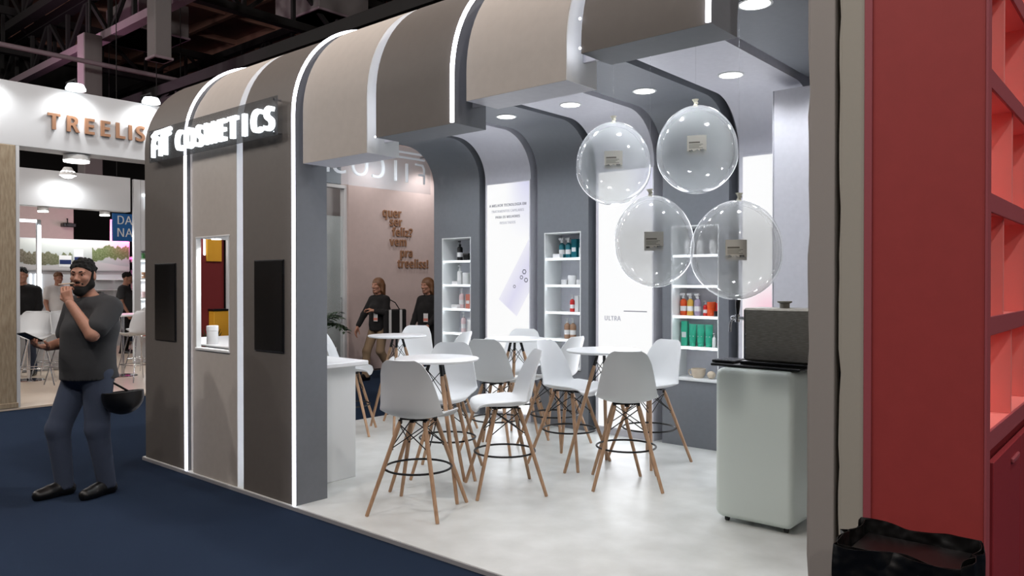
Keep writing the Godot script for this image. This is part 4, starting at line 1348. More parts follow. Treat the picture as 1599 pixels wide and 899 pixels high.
	part("bracket", tube([Vector3(-0.05, 0.09, 0), Vector3(-0.05, 0.2, 0), Vector3(-0.12, 0.2, 0)], 0.012, 8), "black_metal", pj)
	build_far_poster()
	var bs := thing("blue_sign", "blue hanging sign with white letters DA NAT on the far left", "sign", Vector3(-18.0, 2.47, -7.6), PI / 2)
	part("board", cbox(Vector3(1.1, 0.62, 0.05), 0.004), "sign_blue", bs, Vector3(0.2, 0.31, 0))
	for x: float in [-0.25, 0.65]: part("hanging_rod", tube([Vector3(x, 0.62, 0), Vector3(x, 9.5, 0)], 0.01, 6), "steel_beam", bs)
	for w in [["DA", 0.40], ["NAT", 0.12]]:
		part("word", lettering(w[0], 0.19, 0.01, false), "white", bs, Vector3(-0.1 if w[0] == "DA" else -0.03, w[1] + 0.07, 0.031))
	var pn := thing("pink_neon_frame", "pink neon frame beside the blue sign", "neon", Vector3(-19.2, 2.4, -7.7), PI / 2)
	part("tube", tube([Vector3(0.35, 0.62, 0), Vector3(0.0, 0.62, 0), Vector3(0.0, 0, 0)], 0.025, 8), "pink_neon", pn)
	part("tube", tube([Vector3(0.1, -0.28, 0), Vector3(0.9, -0.28, 0)], 0.025, 8), "pink_neon", pn)
	part("upright", tube([Vector3(0.0, -2.4, -0.03), Vector3(0.0, 0.62, -0.03)], 0.02, 6), "black_metal", pn)
	omni(pn, Vector3(0.3, 0.2, 0.3), 0.6, 0.2, Color(1.0, 0.35, 0.7))
	var pr := thing("open_rack", "metal rack with packs under the pink neon", "rack", Vector3(-19.6, 0.03, -7.9))
	for z: float in [-0.55, 0.0, 0.55]: part("post", cbox(Vector3(0.04, 2.1, 0.04), 0.004), "chrome", pr, Vector3(0, 1.05, z))
	for i in 6:
		part("shelf", cbox(Vector3(0.3, 0.02, 1.14), 0.003), "chrome", pr, Vector3(0, 0.35 + i * 0.33, 0))
	for i in 6:
		for j in 6:
			bottle("jar", ["blush", "lilac", "whitepack"][(i + j) % 3], "%s pot, %s from the left on the %s shelf of the metal rack" % [["blush", "lilac", "white"][(i + j) % 3], ["sixth", "fifth", "fourth", "third", "second", "first"][5 - j] if false else ["first", "second", "third", "fourth", "fifth", "sixth"][5 - j], ["lowest", "second", "third", "fourth", "fifth", "topmost"][i]], Vector3(-19.6, 0.39 + i * 0.33, -8.38 + j * 0.19), 0.14, 0.055, "pots on the far metal rack")
	# white frame lights at the left of the far stand
	var fr := thing("glowing_portal", "upright white light bar beside the wood column", "light bar", Vector3(-15.6, 0.03, -5.0))
	part("upright", cbox(Vector3(0.06, 2.65, 0.07), 0.004), "far_white", fr, Vector3(0, 1.325, 0))
	part("glow_bar", cbox(Vector3(0.03, 2.3, 0.05), 0.004), "led_shelf", fr, Vector3(0.045, 1.4, 0))
	part("top_bar", cbox(Vector3(0.05, 0.05, 0.6), 0.004), "led_shelf", fr, Vector3(0, 2.62, 0.3))
	area(fr, Vector3(0.08, 1.4, 0), Vector3(1, 0, 0.2), Vector2(0.05, 2.2), 0.4)
	# chairs and tables of the far stand
	var names := ["white metal-legged chair nearest to the left column", "white metal-legged chair beside the first far one", "white metal-legged chair behind the man's phone", "white metal-legged chair right of the man, nearest", "white metal-legged chair right of the man, farther"]
	var at := [[-12.75, -4.05, 1.2], [-13.6, -4.55, -0.6], [-12.6, -4.45, 2.3], [-12.1, -5.25, -1.4], [-13.0, -5.75, 0.6]]
	var c0 := make_far_chair(names[0], Vector3(at[0][0], 0.03, at[0][1]), at[0][2])
	for i in range(1, 5): copy(c0, names[i], Vector3(at[i][0], 0.03, at[i][1]), at[i][2], "white chairs of the far stand")
	for q in [[-13.4, -4.15, "small white table among the far chairs, left of the man"], [-12.9, -5.35, "small white table among the far chairs, right of the man"]]:
		var t := thing("far_table", q[2], "table", Vector3(q[0], 0.03, q[1]), 0.0, "far white tables")
		part("tabletop", cbox(Vector3(0.7, 0.03, 0.7), 0.006), "white_top", t, Vector3(0, 0.985, 0))
		part("pillar", tube([Vector3(0, 0.02, 0), Vector3(0, 0.97, 0)], 0.025, 10), "chrome", t)
		part("foot", lathe([Vector2(0, 0), Vector2(0.22, 0), Vector2(0.21, 0.012), Vector2(0.03, 0.03), Vector2(0, 0.03)], 24), "chrome", t)
	var rc := thing("far_counter", "low white counter at the back of the far stand", "counter", Vector3(-14.9, 0.03, -4.5))
	part("body", cbox(Vector3(0.6, 0.92, 1.4), 0.006), "far_white", rc, Vector3(0, 0.46, 0))
	part("top", cbox(Vector3(0.7, 0.03, 1.5), 0.006), "white_top", rc, Vector3(0, 0.937, 0))
	part("post", tube([Vector3(0, 0.95, 0.1), Vector3(0, 1.25, 0.1)], 0.02, 8), "white", rc)

	# pink wall with the copper lettering
	struct("wall_pink", cbox(Vector3(0.2, 4.1, 5.0), 0.0), "pink_wall", Vector3(FX - 0.1, 2.05, -10.6), Vector3.ZERO, "pale pink wall with copper lettering behind the open end of the stand")
	var q := thing("wall_lettering", "copper words quer ser feliz? vem pra treeliss! on the pink wall", "lettering", Vector3(FX + 0.015, 1.7, -9.3), PI / 2)
	var lines := [["quer", 2.72, -9.05], ["ser", 2.565, -9.14], ["feliz?", 2.385, -9.30], ["vem", 2.21, -9.20], ["pra", 2.015, -9.39], ["treeliss!", 1.82, -9.56]]
	for l in lines:
		var m := part("word", lettering(l[0], 0.15, 0.02, true), "copper", q, Vector3(-(l[2] + 9.3), l[1] - 1.7 + 0.06, 0))
		m.scale = Vector3(0.94, 1.0, 1.0)
	var pl := thing("wall_washer", "bright spotlight above the pink wall, partly behind the arch", "spotlight", Vector3(FX + 0.45, 3.75, -9.75))
	part("arm", tube([Vector3(-0.45, 0.1, 0), Vector3(0, 0.1, 0), Vector3(0, 0.05, 0)], 0.012, 8), "steel_beam", pl)
	part("head", lathe([Vector2(0, 0.06), Vector2(0.06, 0.06), Vector2(0.13, -0.03), Vector2(0.13, -0.05)], 18), "white", pl)
	part("lens", lathe([Vector2(0, -0.04), Vector2(0.12, -0.04), Vector2(0.12, -0.05), Vector2(0, -0.05)], 18), "lamp_face", pl)
	spot(pl, Vector3(0, -0.08, 0), Vector3(-0.45, -1, 0), 1.3, 60, 0.1)
	var pl2: Node3D = copy(pl, "spotlight above the left part of the pink wall", Vector3(FX + 0.45, 3.75, -8.5), 0.0, "pink wall spotlights")
	pl2.get_node("lamp_light").light_energy = 0.5
	pl.set_meta("group", "pink wall spotlights")
	# glass door left of it
	var d := thing("glass_door", "frosted glass door in a white frame left of the pink wall", "door", Vector3(FX - 0.1, 0.03, -7.72), PI / 2)
	part("frame", cbox(Vector3(0.06, 3.1, 0.12), 0.004), "far_white", d, Vector3(0.36, 1.55, 0))
	part("frame", cbox(Vector3(0.06, 3.1, 0.12), 0.004), "far_white", d, Vector3(-0.42, 1.55, 0))
	part("head_frame", cbox(Vector3(0.84, 0.06, 0.12), 0.004), "far_white", d, Vector3(-0.03, 3.13, 0))
	part("pane", cbox(Vector3(0.72, 2.6, 0.012), 0.002), "door_glass", d, Vector3(-0.03, 1.33, 0))
	part("pull_handle", tube([Vector3(0.28, 0.85, 0.02), Vector3(0.28, 0.85, 0.05), Vector3(0.28, 1.25, 0.05), Vector3(0.28, 1.25, 0.02)], 0.01, 8), "chrome", d)
	part("back_wall", cbox(Vector3(2.4, 3.3, 0.05), 0.003), "far_white", d, Vector3(-0.03, 1.65, -1.0))
	var gl := part("glow_bar", cbox(Vector3(0.5, 0.12, 0.04), 0.004), "led_shelf", d, Vector3(0.02, 2.5, -1.12))
	area(gl, Vector3(0, 0, 0.05), Vector3(0, -0.3, 1), Vector2(0.45, 0.1), 4.0)
	build_plant(Vector3(-9.93, 0.0, -7.13))

func build_far_poster() -> void:
	mat("sign_blue", Color(0.10, 0.37, 0.62), 0.5)
	var im := Image.create(256, 96, false, Image.FORMAT_RGB8)
	var n := FastNoiseLite.new()
	n.seed = 4
	n.frequency = 0.06
	for y in 96:
		for x in 256:
			var c := Color(0.80, 0.82, 0.80).lerp(Color(0.62, 0.66, 0.66), y / 96.0)
			var hill := 30.0 + 14.0 * sin(x * 0.02) + n.get_noise_2d(x, 0.0) * 16.0
			if y > hill and y < hill + 40 and (x < 120 or x > 165):
				c = Color(0.36, 0.33, 0.27).lerp(Color(0.32, 0.40, 0.20), clampf(x / 200.0, 0.0, 1.0))
				c = c.lightened(0.25 * (n.get_noise_2d(x * 3.0, y * 3.0) + 0.4))
			if y > 74 + 8.0 * sin(x * 0.03): c = Color(0.74, 0.74, 0.74)
			im.set_pixel(x, y, c)
	var m := mat("landscape_print", Color(1, 1, 1), 0.5)
	m.albedo_texture = ImageTexture.create_from_image(im)
	var p := thing("landscape_banner", "wide printed banner with hills and two product packs behind the man", "banner", Vector3(-19.0, 1.80, -6.85), PI / 2)
	part("backing", cbox(Vector3(2.4, 0.72, 0.06), 0.004), "far_white", p, Vector3(0, 0.36, -0.035))
	part("print", face_mesh(2.36, 0.68), "landscape_print", p, Vector3(0, 0.36, 0.002))
	part("jar_print", cbox(Vector3(0.26, 0.26, 0.004), 0.0), "white", p, Vector3(-0.22, 0.22, 0.005))
	part("label_print", cbox(Vector3(0.24, 0.1, 0.004), 0.0), "navy", p, Vector3(-0.22, 0.20, 0.008))
	part("jar_print", cbox(Vector3(0.20, 0.38, 0.004), 0.0), "white", p, Vector3(0.06, 0.30, 0.005))
	part("label_print", cbox(Vector3(0.18, 0.08, 0.004), 0.0), "navy", p, Vector3(0.06, 0.28, 0.008))
	part("lower_wall", cbox(Vector3(2.4, 1.80, 0.08), 0.003), "far_white", p, Vector3(0, -0.90, -0.1))
	for x: float in [-0.9, -0.8, -0.7]:
		part("glow_bar", cbox(Vector3(0.03, 0.5, 0.02), 0.002), "led_shelf", p, Vector3(x, -0.32, -0.04))
	for i in 5:
		for j in 2:
			part("shelf", cbox(Vector3(0.42, 0.015, 0.16), 0.002), "white", p, Vector3(0.62 + j * 0.46, -0.2 - i * 0.24, 0.02))
	area(p, Vector3(0, 0.9, 0.6), Vector3(0, -0.5, -0.7), Vector2(2.0, 0.1), 1.6)

func make_far_chair(label: String, at: Vector3, turn: float) -> Node3D:
	var o := thing("far_chair", label, "chair", at, turn, "white chairs of the far stand")
	var line := [Vector2(0.22, -0.03), Vector2(0.2, 0.0), Vector2(0.05, 0.0), Vector2(-0.12, 0.01), Vector2(-0.18, 0.08), Vector2(-0.21, 0.2), Vector2(-0.24, 0.33), Vector2(-0.25, 0.38)]
	var half := [0.17, 0.21, 0.23, 0.235, 0.235, 0.225, 0.19, 0.13]
	var f := func(u: float, v: float) -> Vector3:
		var c := catmull(line, v)
		var x := v * 7.0
		var i := mini(int(x), 6)
		var s := (u - 0.5) * 2.0
		var back := smoothstep(0.4, 0.65, v)
		return Vector3(s * lerpf(half[i], half[i + 1], x - i), c.y + 0.70 + s * s * 0.05 * (1.0 - back), c.x + s * s * 0.07 * back)
	part("seat_shell", sheet(12, 24, 0.008, f), "white_shell", o)
	for k in [[1, 1], [-1, 1], [-1, -1], [1, -1]]:
		part("leg", tube([Vector3(0.1 * k[0], 0.69, 0.1 * k[1]), Vector3(0.24 * k[0], 0.0, 0.24 * k[1])], 0.009, 8), "chrome", o)
	var ring := []
	for k in [[1, 1], [-1, 1], [-1, -1], [1, -1]]: ring.append(Vector3(0.19 * k[0], 0.25, 0.19 * k[1]))
	part("foot_ring", tube(ring, 0.007, 6, true), "chrome", o)
	return o

func build_plant(at: Vector3) -> void:
	var o := thing("potted_palm", "bushy dark green palm in a white pot near the glass door", "plant", at)
	part("pot", lathe([Vector2(0, 0), Vector2(0.13, 0), Vector2(0.18, 0.5), Vector2(0.19, 0.5), Vector2(0.19, 0.53), Vector2(0.165, 0.53), Vector2(0.16, 0.47), Vector2(0, 0.47)], 24), "white", o)
	part("trunk", tube([Vector3(0, 0.46, 0), Vector3(0.01, 0.7, 0.01), Vector3(0, 0.92, 0)], [0.035, 0.03, 0.025], 8), "beige_wood", o)
	var r := RandomNumberGenerator.new()
	r.seed = 12
	for i in 30:
		var a := TAU * i / 30.0 * 2.6
		var up := r.randf_range(0.1, 1.1)
		var len := r.randf_range(0.27, 0.38)
		var d := Vector3(cos(a), 0, sin(a))
		var list := []
		var pts := []
		for k in 7:
			var t := k / 6.0
			pts.append(Vector3(0, 0.9, 0) + d * len * t * (0.5 + 0.5 * cos(up * 0.6)) + UP * (len * up * t - 0.55 * len * t * t))
		list.append([tube(pts, 0.004, 5), Vector3.ZERO])
		for k in range(1, 7):
			for s: float in [-1.0, 1.0]:
				var side := d.cross(UP) * s
				var base: Vector3 = pts[k]
				var w := 0.13 * (1.0 - 0.5 * absf(k / 6.0 - 0.45))
				var tip := base + side * w + d * 0.06 - UP * 0.035
				var f := func(u: float, v: float) -> Vector3:
					var c := base.lerp(tip, v) + UP * 0.015 * sin(v * PI)
					return c + d * (u - 0.5) * 0.05 * sin(clampf(v * 0.9 + 0.1, 0.0, 1.0) * PI)
				list.append([sheet(2, 4, 0.0008, f), Vector3.ZERO])
		part("frond", joined(list), "leaf", o)

# ---------- roof steelwork ----------
func truss(label: String, a: Vector3, b: Vector3, h: float, chord: String, w: float, n: int) -> void:
	var o := thing("roof_truss", label, "truss", a, 0.0, "steel trusses under the hall roof")
	var d := b - a
	var up := UP * h
	part("lower_chord", bar(Vector3.ZERO, d, w, w * 0.8), chord, o)
	part("upper_chord", bar(up, d + up, w, w), "steel_beam", o)
	for i in n + 1:
		var p := d * (float(i) / n)
		part("post", bar(p, p + up, w * 0.4, w * 0.4), "steel_beam", o)
		if i < n:
			var q := d * (float(i + 1) / n)
			part("diagonal", bar(p if i % 2 else p + up, q + up if i % 2 else q, w * 0.4, w * 0.4), "steel_beam", o)

func bar(a: Vector3, b: Vector3, w: float, h: float) -> ArrayMesh:
	var d := b - a
	var side := UP if absf(d.normalized().y) < 0.9 else Vector3.RIGHT
	return joined([[cbox(Vector3(w, h, d.length()), 0.004), Transform3D(Basis.looking_at(d, side), (a + b) / 2)]])

func build_roof() -> void:
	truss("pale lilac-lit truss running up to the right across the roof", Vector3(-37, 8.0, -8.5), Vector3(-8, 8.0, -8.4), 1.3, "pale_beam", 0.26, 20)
	truss("dark low truss just above the stand's crest", Vector3(-30, 6.22, -9.4), Vector3(2, 6.22, -9.4), 0.34, "steel_beam", 0.26, 24)
	truss("dark truss high at the upper left", Vector3(-37, 9.3, -7.9), Vector3(-8, 9.3, -7.9), 1.4, "steel_beam", 0.3, 18)
	truss("dark cross truss running into the depth above the stand", Vector3(-16.8, 8.0, -3.0), Vector3(-16.8, 8.0, -22.0), 1.2, "steel_beam", 0.24, 14)
	truss("dark cross truss farther left under the roof", Vector3(-27.0, 8.6, -2.0), Vector3(-27.0, 8.6, -22.0), 1.2, "steel_beam", 0.24, 14)
	truss("dark truss far back under the roof", Vector3(-37, 8.8, -15.0), Vector3(-2, 8.8, -15.0), 1.3, "steel_beam", 0.24, 22)
	var pf := thing("pipe_rig", "thin grey pipe frame hanging below the trusses", "pipe rig", Vector3(-20.4, 7.0, -5.0))
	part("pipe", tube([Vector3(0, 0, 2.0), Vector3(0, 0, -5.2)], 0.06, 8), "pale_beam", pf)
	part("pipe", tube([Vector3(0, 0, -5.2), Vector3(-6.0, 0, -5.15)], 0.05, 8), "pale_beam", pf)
	for p in [Vector3(0, 0, -0.5), Vector3(0, 0, -5.0), Vector3(-5.0, 0, -5.15)]:
		part("hanger", tube([p, p + UP * 5.0], 0.012, 6), "steel_beam", pf)
	var ducts := [["grey hall pillar rising behind the white fascia, left", -21.2, -8.0, 0.45, 0.45, 3.5, 4.4], ["grey hanging duct box, right of the lilac-lit truss", -17.2, -7.95, 0.40, 0.38, 6.5, 1.6], ["large dark duct box near the top of the frame", -17.5, -12.5, 2.0, 1.6, 8.5, 1.6], ["pale roof panel box behind the lilac-lit truss", -23.5, -10.5, 2.2, 1.5, 8.8, 1.0]]
	for d in ducts:
		var o := thing("roof_duct", d[0], "duct", Vector3(d[1], d[5], d[2]))
		part("casing", cbox(Vector3(d[3], d[6], d[4]), 0.02), "duct", o, Vector3(0, d[6] / 2, 0))
		if d[5] + d[6] < 11.0: part("hanger", tube([Vector3(0, d[6], 0), Vector3(0, 12.0 - d[5], 0)], 0.04, 8), "steel_beam", o)
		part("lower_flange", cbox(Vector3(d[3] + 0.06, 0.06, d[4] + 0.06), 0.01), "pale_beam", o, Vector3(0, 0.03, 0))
	var roof_plate: Node3D = get_node("ceiling")
	for i in 14: part("purlin", cbox(Vector3(51, 0.3, 0.16), 0.0), "roof", roof_plate, Vector3(0, -0.30, -17.0 + i * 2.2))
	for i in 17: part("rafter", cbox(Vector3(0.14, 0.2, 35), 0.0), "roof", roof_plate, Vector3(-25 + i * 3.1, -0.25, 0))
	var wires := thing("hanging_wires", "two thin wires holding the crest of the stand from the roof", "wires", Vector3(-3.74, 3.385, -3.75))
	part("wire", tube([Vector3.ZERO, Vector3(-1.5, 5.0, -1.0)], 0.006, 6), "duct", wires)
	part("wire", tube([Vector3(0.05, 0, 0), Vector3(0.05, 5.0, -0.5)], 0.006, 6), "duct", wires)
	var ul := thing("roof_uplight", "lilac stage light clamped under the roof steel", "light", Vector3(-22.0, 6.6, -6.0))
	part("can", lathe([Vector2(0, -0.3), Vector2(0.12, -0.28), Vector2(0.14, 0.0)], 16), "steel_beam", ul)
	part("lens", lathe([Vector2(0, 0.0), Vector2(0.12, 0.0), Vector2(0.12, -0.01), Vector2(0, -0.01)], 16), "pink_neon", ul)
	part("hanger", tube([Vector3(0.16, 0, 0), Vector3(0.16, 5.3, 0)], 0.015, 6), "steel_beam", ul)
	spot(ul, Vector3(0, 0.05, 0), Vector3(0.1, 0.5, -1.0), 10.0, 75, 0.2, Color(0.95, 0.72, 0.85))

# ---------- people ----------
func curls() -> Array:
	var r := RandomNumberGenerator.new()
	r.seed = 7
	var list := []
	for i in 90:
		var d := Vector3(r.randf_range(-1, 1), r.randf_range(0.0, 1), r.randf_range(-1, 0.9)).normalized()
		var p := Vector3(0, 0.046, -0.016) + d * Vector3(0.078, 0.088, 0.099)
		list.append(cap(p, p + d * 0.002, 0.0095, 0.008, 0.008))
	return list

func head_bones() -> Array:
	return [
		egg(Vector3(0, 0.035, -0.012), Vector3(0.077, 0.088, 0.098)), egg(Vector3(0, -0.028, 0.02), Vector3(0.062, 0.075, 0.07)),
		cap(Vector3(0, -0.088, 0.052), Vector3(0, -0.07, 0.03), 0.026, 0.032), cap(Vector3(0.046, -0.05, 0.0), Vector3(0.016, -0.092, 0.05), 0.024, 0.022), cap(Vector3(-0.046, -0.05, 0.0), Vector3(-0.016, -0.092, 0.05), 0.024, 0.022),
		cap(Vector3(0, 0.018, 0.086), Vector3(0, -0.02, 0.108), 0.008, 0.013, 0.012), cap(Vector3(-0.012, -0.027, 0.096), Vector3(0.012, -0.027, 0.096), 0.009, 0.009, 0.01),
		cap(Vector3(-0.036, 0.03, 0.078), Vector3(0.036, 0.03, 0.078), 0.012, 0.012, 0.015), egg(Vector3(0.038, -0.016, 0.062), Vector3(0.022, 0.02, 0.022)), egg(Vector3(-0.038, -0.016, 0.062), Vector3(0.022, 0.02, 0.022)),
		egg(Vector3(0.031, 0.012, 0.096), Vector3(0.016, 0.009, 0.014), 0.01, true), egg(Vector3(-0.031, 0.012, 0.096), Vector3(0.016, 0.009, 0.014), 0.01, true),
		cap(Vector3(-0.018, -0.055, 0.084), Vector3(0.018, -0.055, 0.084), 0.007, 0.007, 0.008), cap(Vector3(-0.014, -0.065, 0.083), Vector3(0.014, -0.065, 0.083), 0.008, 0.008, 0.008),
		egg(Vector3(0.079, -0.003, -0.008), Vector3(0.010, 0.032, 0.02), 0.008), egg(Vector3(-0.079, -0.003, -0.008), Vector3(0.010, 0.032, 0.02), 0.008),
		cap(Vector3(0, -0.06, -0.02), Vector3(0, -0.17, -0.03), 0.052, 0.056, 0.03),
	]

# hand with its wrist at the origin, fingers along +y, palm towards +z, thumb on the side of +x
func hand_mesh(place: Transform3D, curl: float, cell: float) -> ArrayMesh:
	var b := [cap(Vector3(0, -0.03, 0), Vector3(0, 0.02, 0), 0.025, 0.022, 0.02)]
	for x: float in [-0.026, -0.009, 0.009, 0.025]: b.append(cap(Vector3(x * 0.7, 0.015, 0), Vector3(x, 0.082, 0), 0.014, 0.012, 0.012))
	var len := [0.034, 0.043, 0.046, 0.041]
	var xs := [-0.03, -0.0105, 0.0095, 0.029]
	for i in 4:
		var p := Vector3(xs[i], 0.086, 0)
		var a := curl * (0.45 + 0.1 * (3 - i))
		for k in 3:
			var l: float = len[i] * [1.0, 0.66, 0.5][k]
			var q := p + Vector3(xs[i] * 0.06, cos(a), sin(a)) * l
			b.append(cap(p, q, 0.0092 - k * 0.0006, 0.0088 - k * 0.0008, 0.003))
			p = q
			a += curl * 0.75
	var t0 := Vector3(0.022, 0.025, 0.006)
	var t1 := t0 + Vector3(0.026, 0.026, 0.012)
	var t2 := t1 + Vector3(0.006, 0.026, 0.014 + 0.008 * curl)
	b.append(cap(t0, t1, 0.014, 0.0115, 0.01))
	b.append(cap(t1, t2, 0.0105, 0.009, 0.004))
	b.append(cap(t2, t2 + Vector3(-0.004, 0.018, 0.008 + 0.006 * curl), 0.009, 0.0075, 0.003))
	return flesh(b, cell, [], place)

func frame_of(at: Vector3, along: Vector3, palm: Vector3, mirror := false) -> Transform3D:
	var y := along.normalized()
	var z := (palm - y * palm.dot(y)).normalized()
	var x := y.cross(z)
	if mirror: x = -x
	return Transform3D(Basis(x, y, z), at)

func shoe_mesh(heel: Vector3, toe: Vector3, cell: float) -> ArrayMesh:
	return flesh([cap(heel + UP * 0.04, toe + UP * 0.034, 0.046, 0.040, 0.03), cap(heel.lerp(toe, 0.7) + UP * 0.037, toe + UP * 0.032, 0.050, 0.036, 0.03), cap(heel.lerp(toe, 0.05) + UP * 0.04, heel.lerp(toe, 0.12) + UP * 0.095, 0.046, 0.046, 0.03), cap(heel.lerp(toe, 0.15) + UP * 0.085, heel.lerp(toe, 0.6) + UP * 0.055, 0.04, 0.036, 0.03)], cell, [[Vector3.DOWN, -(minf(heel.y, toe.y) + 0.001)]])

# pose: named joints in the person's own axes (z forward, x to the person's left)
func make_person(called: String, label: String, at: Vector3, turn: float, j: Dictionary, o: Dictionary) -> Node3D:
	var t := thing(called, label, "person", at, turn)
	var cell: float = o.cell
	var big: float = o.get("girth", 1.0)
	var woman: bool = o.get("woman", false)
	var head_at := Transform3D(Basis.from_euler(j.look), j.head)
	var body := []
	for s in ["l", "r"]:
		body.append(cap(j["shoulder_" + s], j["elbow_" + s], 0.046 * big, 0.039 * big, 0.02))
		body.append(cap(j["elbow_" + s], j["wrist_" + s], 0.040 * big, 0.027 * big, 0.015))
		body.append(cap(j["hip_" + s], j["knee_" + s], 0.082 * big, 0.056 * big, 0.03))
		body.append(cap(j["knee_" + s], j["ankle_" + s], 0.055 * big, 0.038, 0.03))
		body.append(cap(j["ankle_" + s], j["toe_" + s] * Vector3(1, 0, 1) + UP * ((j["ankle_" + s] as Vector3).y - 0.05), 0.03, 0.018, 0.01))
	var trunk := [
		[j.pelvis + Vector3(0.055, 0, 0), j.chest + Vector3(0.06, -0.12, 0), 0.115 * big, 0.115 * big], [j.pelvis + Vector3(-0.055, 0, 0), j.chest + Vector3(-0.06, -0.12, 0), 0.115 * big, 0.115 * big],
		[j.chest + Vector3(0.065, -0.1, 0), j.chest + Vector3(0.07, 0.02, 0), 0.115 * big, 0.095 * big], [j.chest + Vector3(-0.065, -0.1, 0), j.chest + Vector3(-0.07, 0.02, 0), 0.115 * big, 0.095 * big],
		[j.shoulder_l + Vector3(-0.03, -0.01, 0), j.shoulder_r + Vector3(0.03, -0.01, 0), 0.062 * big, 0.062 * big],
		[j.pelvis + Vector3(0, 0.12, 0.03 * big), j.pelvis + Vector3(0, 0.25, 0.035 * big), 0.12 * big, 0.115 * big]]
	for q in trunk: body.append(cap(q[0], q[1], q[2], q[3], 0.05))
	body.append(cap(j.neck, head_at * Vector3(0, -0.08, -0.02), 0.056, 0.05, 0.03))
	var skin := [[flesh(body, cell), Vector3.ZERO], [flesh(head_bones(), minf(cell, o.get("fine", 0.004)), [], head_at), Vector3.ZERO]]
	for s in ["l", "r"]:
		skin.append([hand_mesh(frame_of(j["wrist_" + s], j["hand_" + s], j["palm_" + s], s == "r"), j["curl_" + s], minf(cell * 0.6, o.get("fine", 0.0035))), Vector3.ZERO])
	part("body", joined(skin), "skin", t)
	# clothes follow the body
	var top := []
	for q in trunk: top.append(cap(q[0], q[1], q[2] + 0.014, q[3] + 0.014, 0.05))
	for s in ["l", "r"]:
		if o.sleeve > 0.99:
			top.append(cap(j["shoulder_" + s], j["elbow_" + s], 0.066 * big, 0.056 * big, 0.03))
			top.append(cap(j["elbow_" + s], (j["elbow_" + s] as Vector3).lerp(j["wrist_" + s], 0.85), 0.056 * big, 0.045 * big, 0.02))
		else:
			top.append(cap(j["shoulder_" + s], (j["shoulder_" + s] as Vector3).lerp(j["elbow_" + s], o.sleeve), 0.074 * big, 0.068 * big, 0.03))
	top.append(cap(j.neck + Vector3(0, -0.05, 0), j.neck + Vector3(0, 0.005, 0.006), 0.08, 0.068, 0.03))
	var hem: float = o.hem
	if hem < 0.9: top.append(cap(j.pelvis + Vector3(0, hem - j.pelvis.y, -0.01), j.pelvis, 0.172 * big, 0.152 * big, 0.06))
	part("shirt" if not woman else "cardigan", flesh(top, cell, [[Vector3.DOWN, -hem], [Vector3(0, 1, 0.25).normalized(), (j.neck.y + 0.03) * 0.97]]), o.top, t)
	var low := []
	for s in ["l", "r"]:
		low.append(cap(j["hip_" + s], j["knee_" + s], 0.096 * big, 0.070 * big, 0.04))
		low.append(cap(j["knee_" + s], (j["ankle_" + s] as Vector3) - UP * 0.02, 0.070 * big, 0.062, 0.03))
	low.append(cap(j.pelvis + Vector3(0.05, 0.0, 0), j.pelvis + Vector3(-0.05, 0.0, 0), 0.118 * big, 0.118 * big, 0.05))
	var trousers := part("jeans" if not woman else "trousers", flesh(low, cell, [[Vector3.UP, j.pelvis.y + 0.07], [Vector3.DOWN, -0.045]]), o.low, t)
	trousers.name = "jeans" if not woman else "trousers"
	for s in ["l", "r"]:
		var d: Vector3 = (j["toe_" + s] - j["ankle_" + s]) * Vector3(1, 0, 1)
		var heel: Vector3 = j["ankle_" + s] * Vector3(1, 0, 1) - d.normalized() * 0.03
		var base := maxf((j["ankle_" + s] as Vector3).y - 0.09, 0.0)
		part("shoe", shoe_mesh(heel + UP * base, j["toe_" + s] * Vector3(1, 0, 1), cell * 0.8), "shoe", t)
	# hair and eyes
	if woman:
		var hb := [egg(Vector3(0, 0.04, -0.02), Vector3(0.09, 0.10, 0.108)), cap(Vector3(0.07, 0.02, -0.03), Vector3(0.085, -0.2, 0.0), 0.035, 0.03, 0.03), cap(Vector3(-0.07, 0.02, -0.03), Vector3(-0.085, -0.2, 0.0), 0.035, 0.03, 0.03), cap(Vector3(0.035, 0.0, -0.075), Vector3(0.045, -0.30, -0.085), 0.05, 0.035, 0.03), cap(Vector3(-0.035, 0.0, -0.075), Vector3(-0.045, -0.30, -0.085), 0.05, 0.035, 0.03)]
		part("hair", flesh(hb, 0.008, [[Vector3(0, -0.55, 0.83), 0.052]], head_at), o.hair, t)
	else:
		part("hair", flesh([egg(Vector3(0, 0.046, -0.016), Vector3(0.080, 0.088, 0.101))] + curls(), minf(cell, 0.0045), [[Vector3(0, -0.8, 0.6), -0.006]], head_at), o.hair, t)
	if o.get("beard", false):
		var bb := [cap(Vector3(0.060, 0.0, 0.004), Vector3(0.052, -0.06, 0.01), 0.014, 0.028, 0.02), cap(Vector3(-0.060, 0.0, 0.004), Vector3(-0.052, -0.06, 0.01), 0.014, 0.028, 0.02), cap(Vector3(0.050, -0.062, 0.01), Vector3(0.016, -0.106, 0.058), 0.03, 0.03, 0.03), cap(Vector3(-0.050, -0.062, 0.01), Vector3(-0.016, -0.106, 0.058), 0.03, 0.03, 0.03), cap(Vector3(0, -0.108, 0.058), Vector3(0, -0.09, 0.068), 0.032, 0.022, 0.03)]
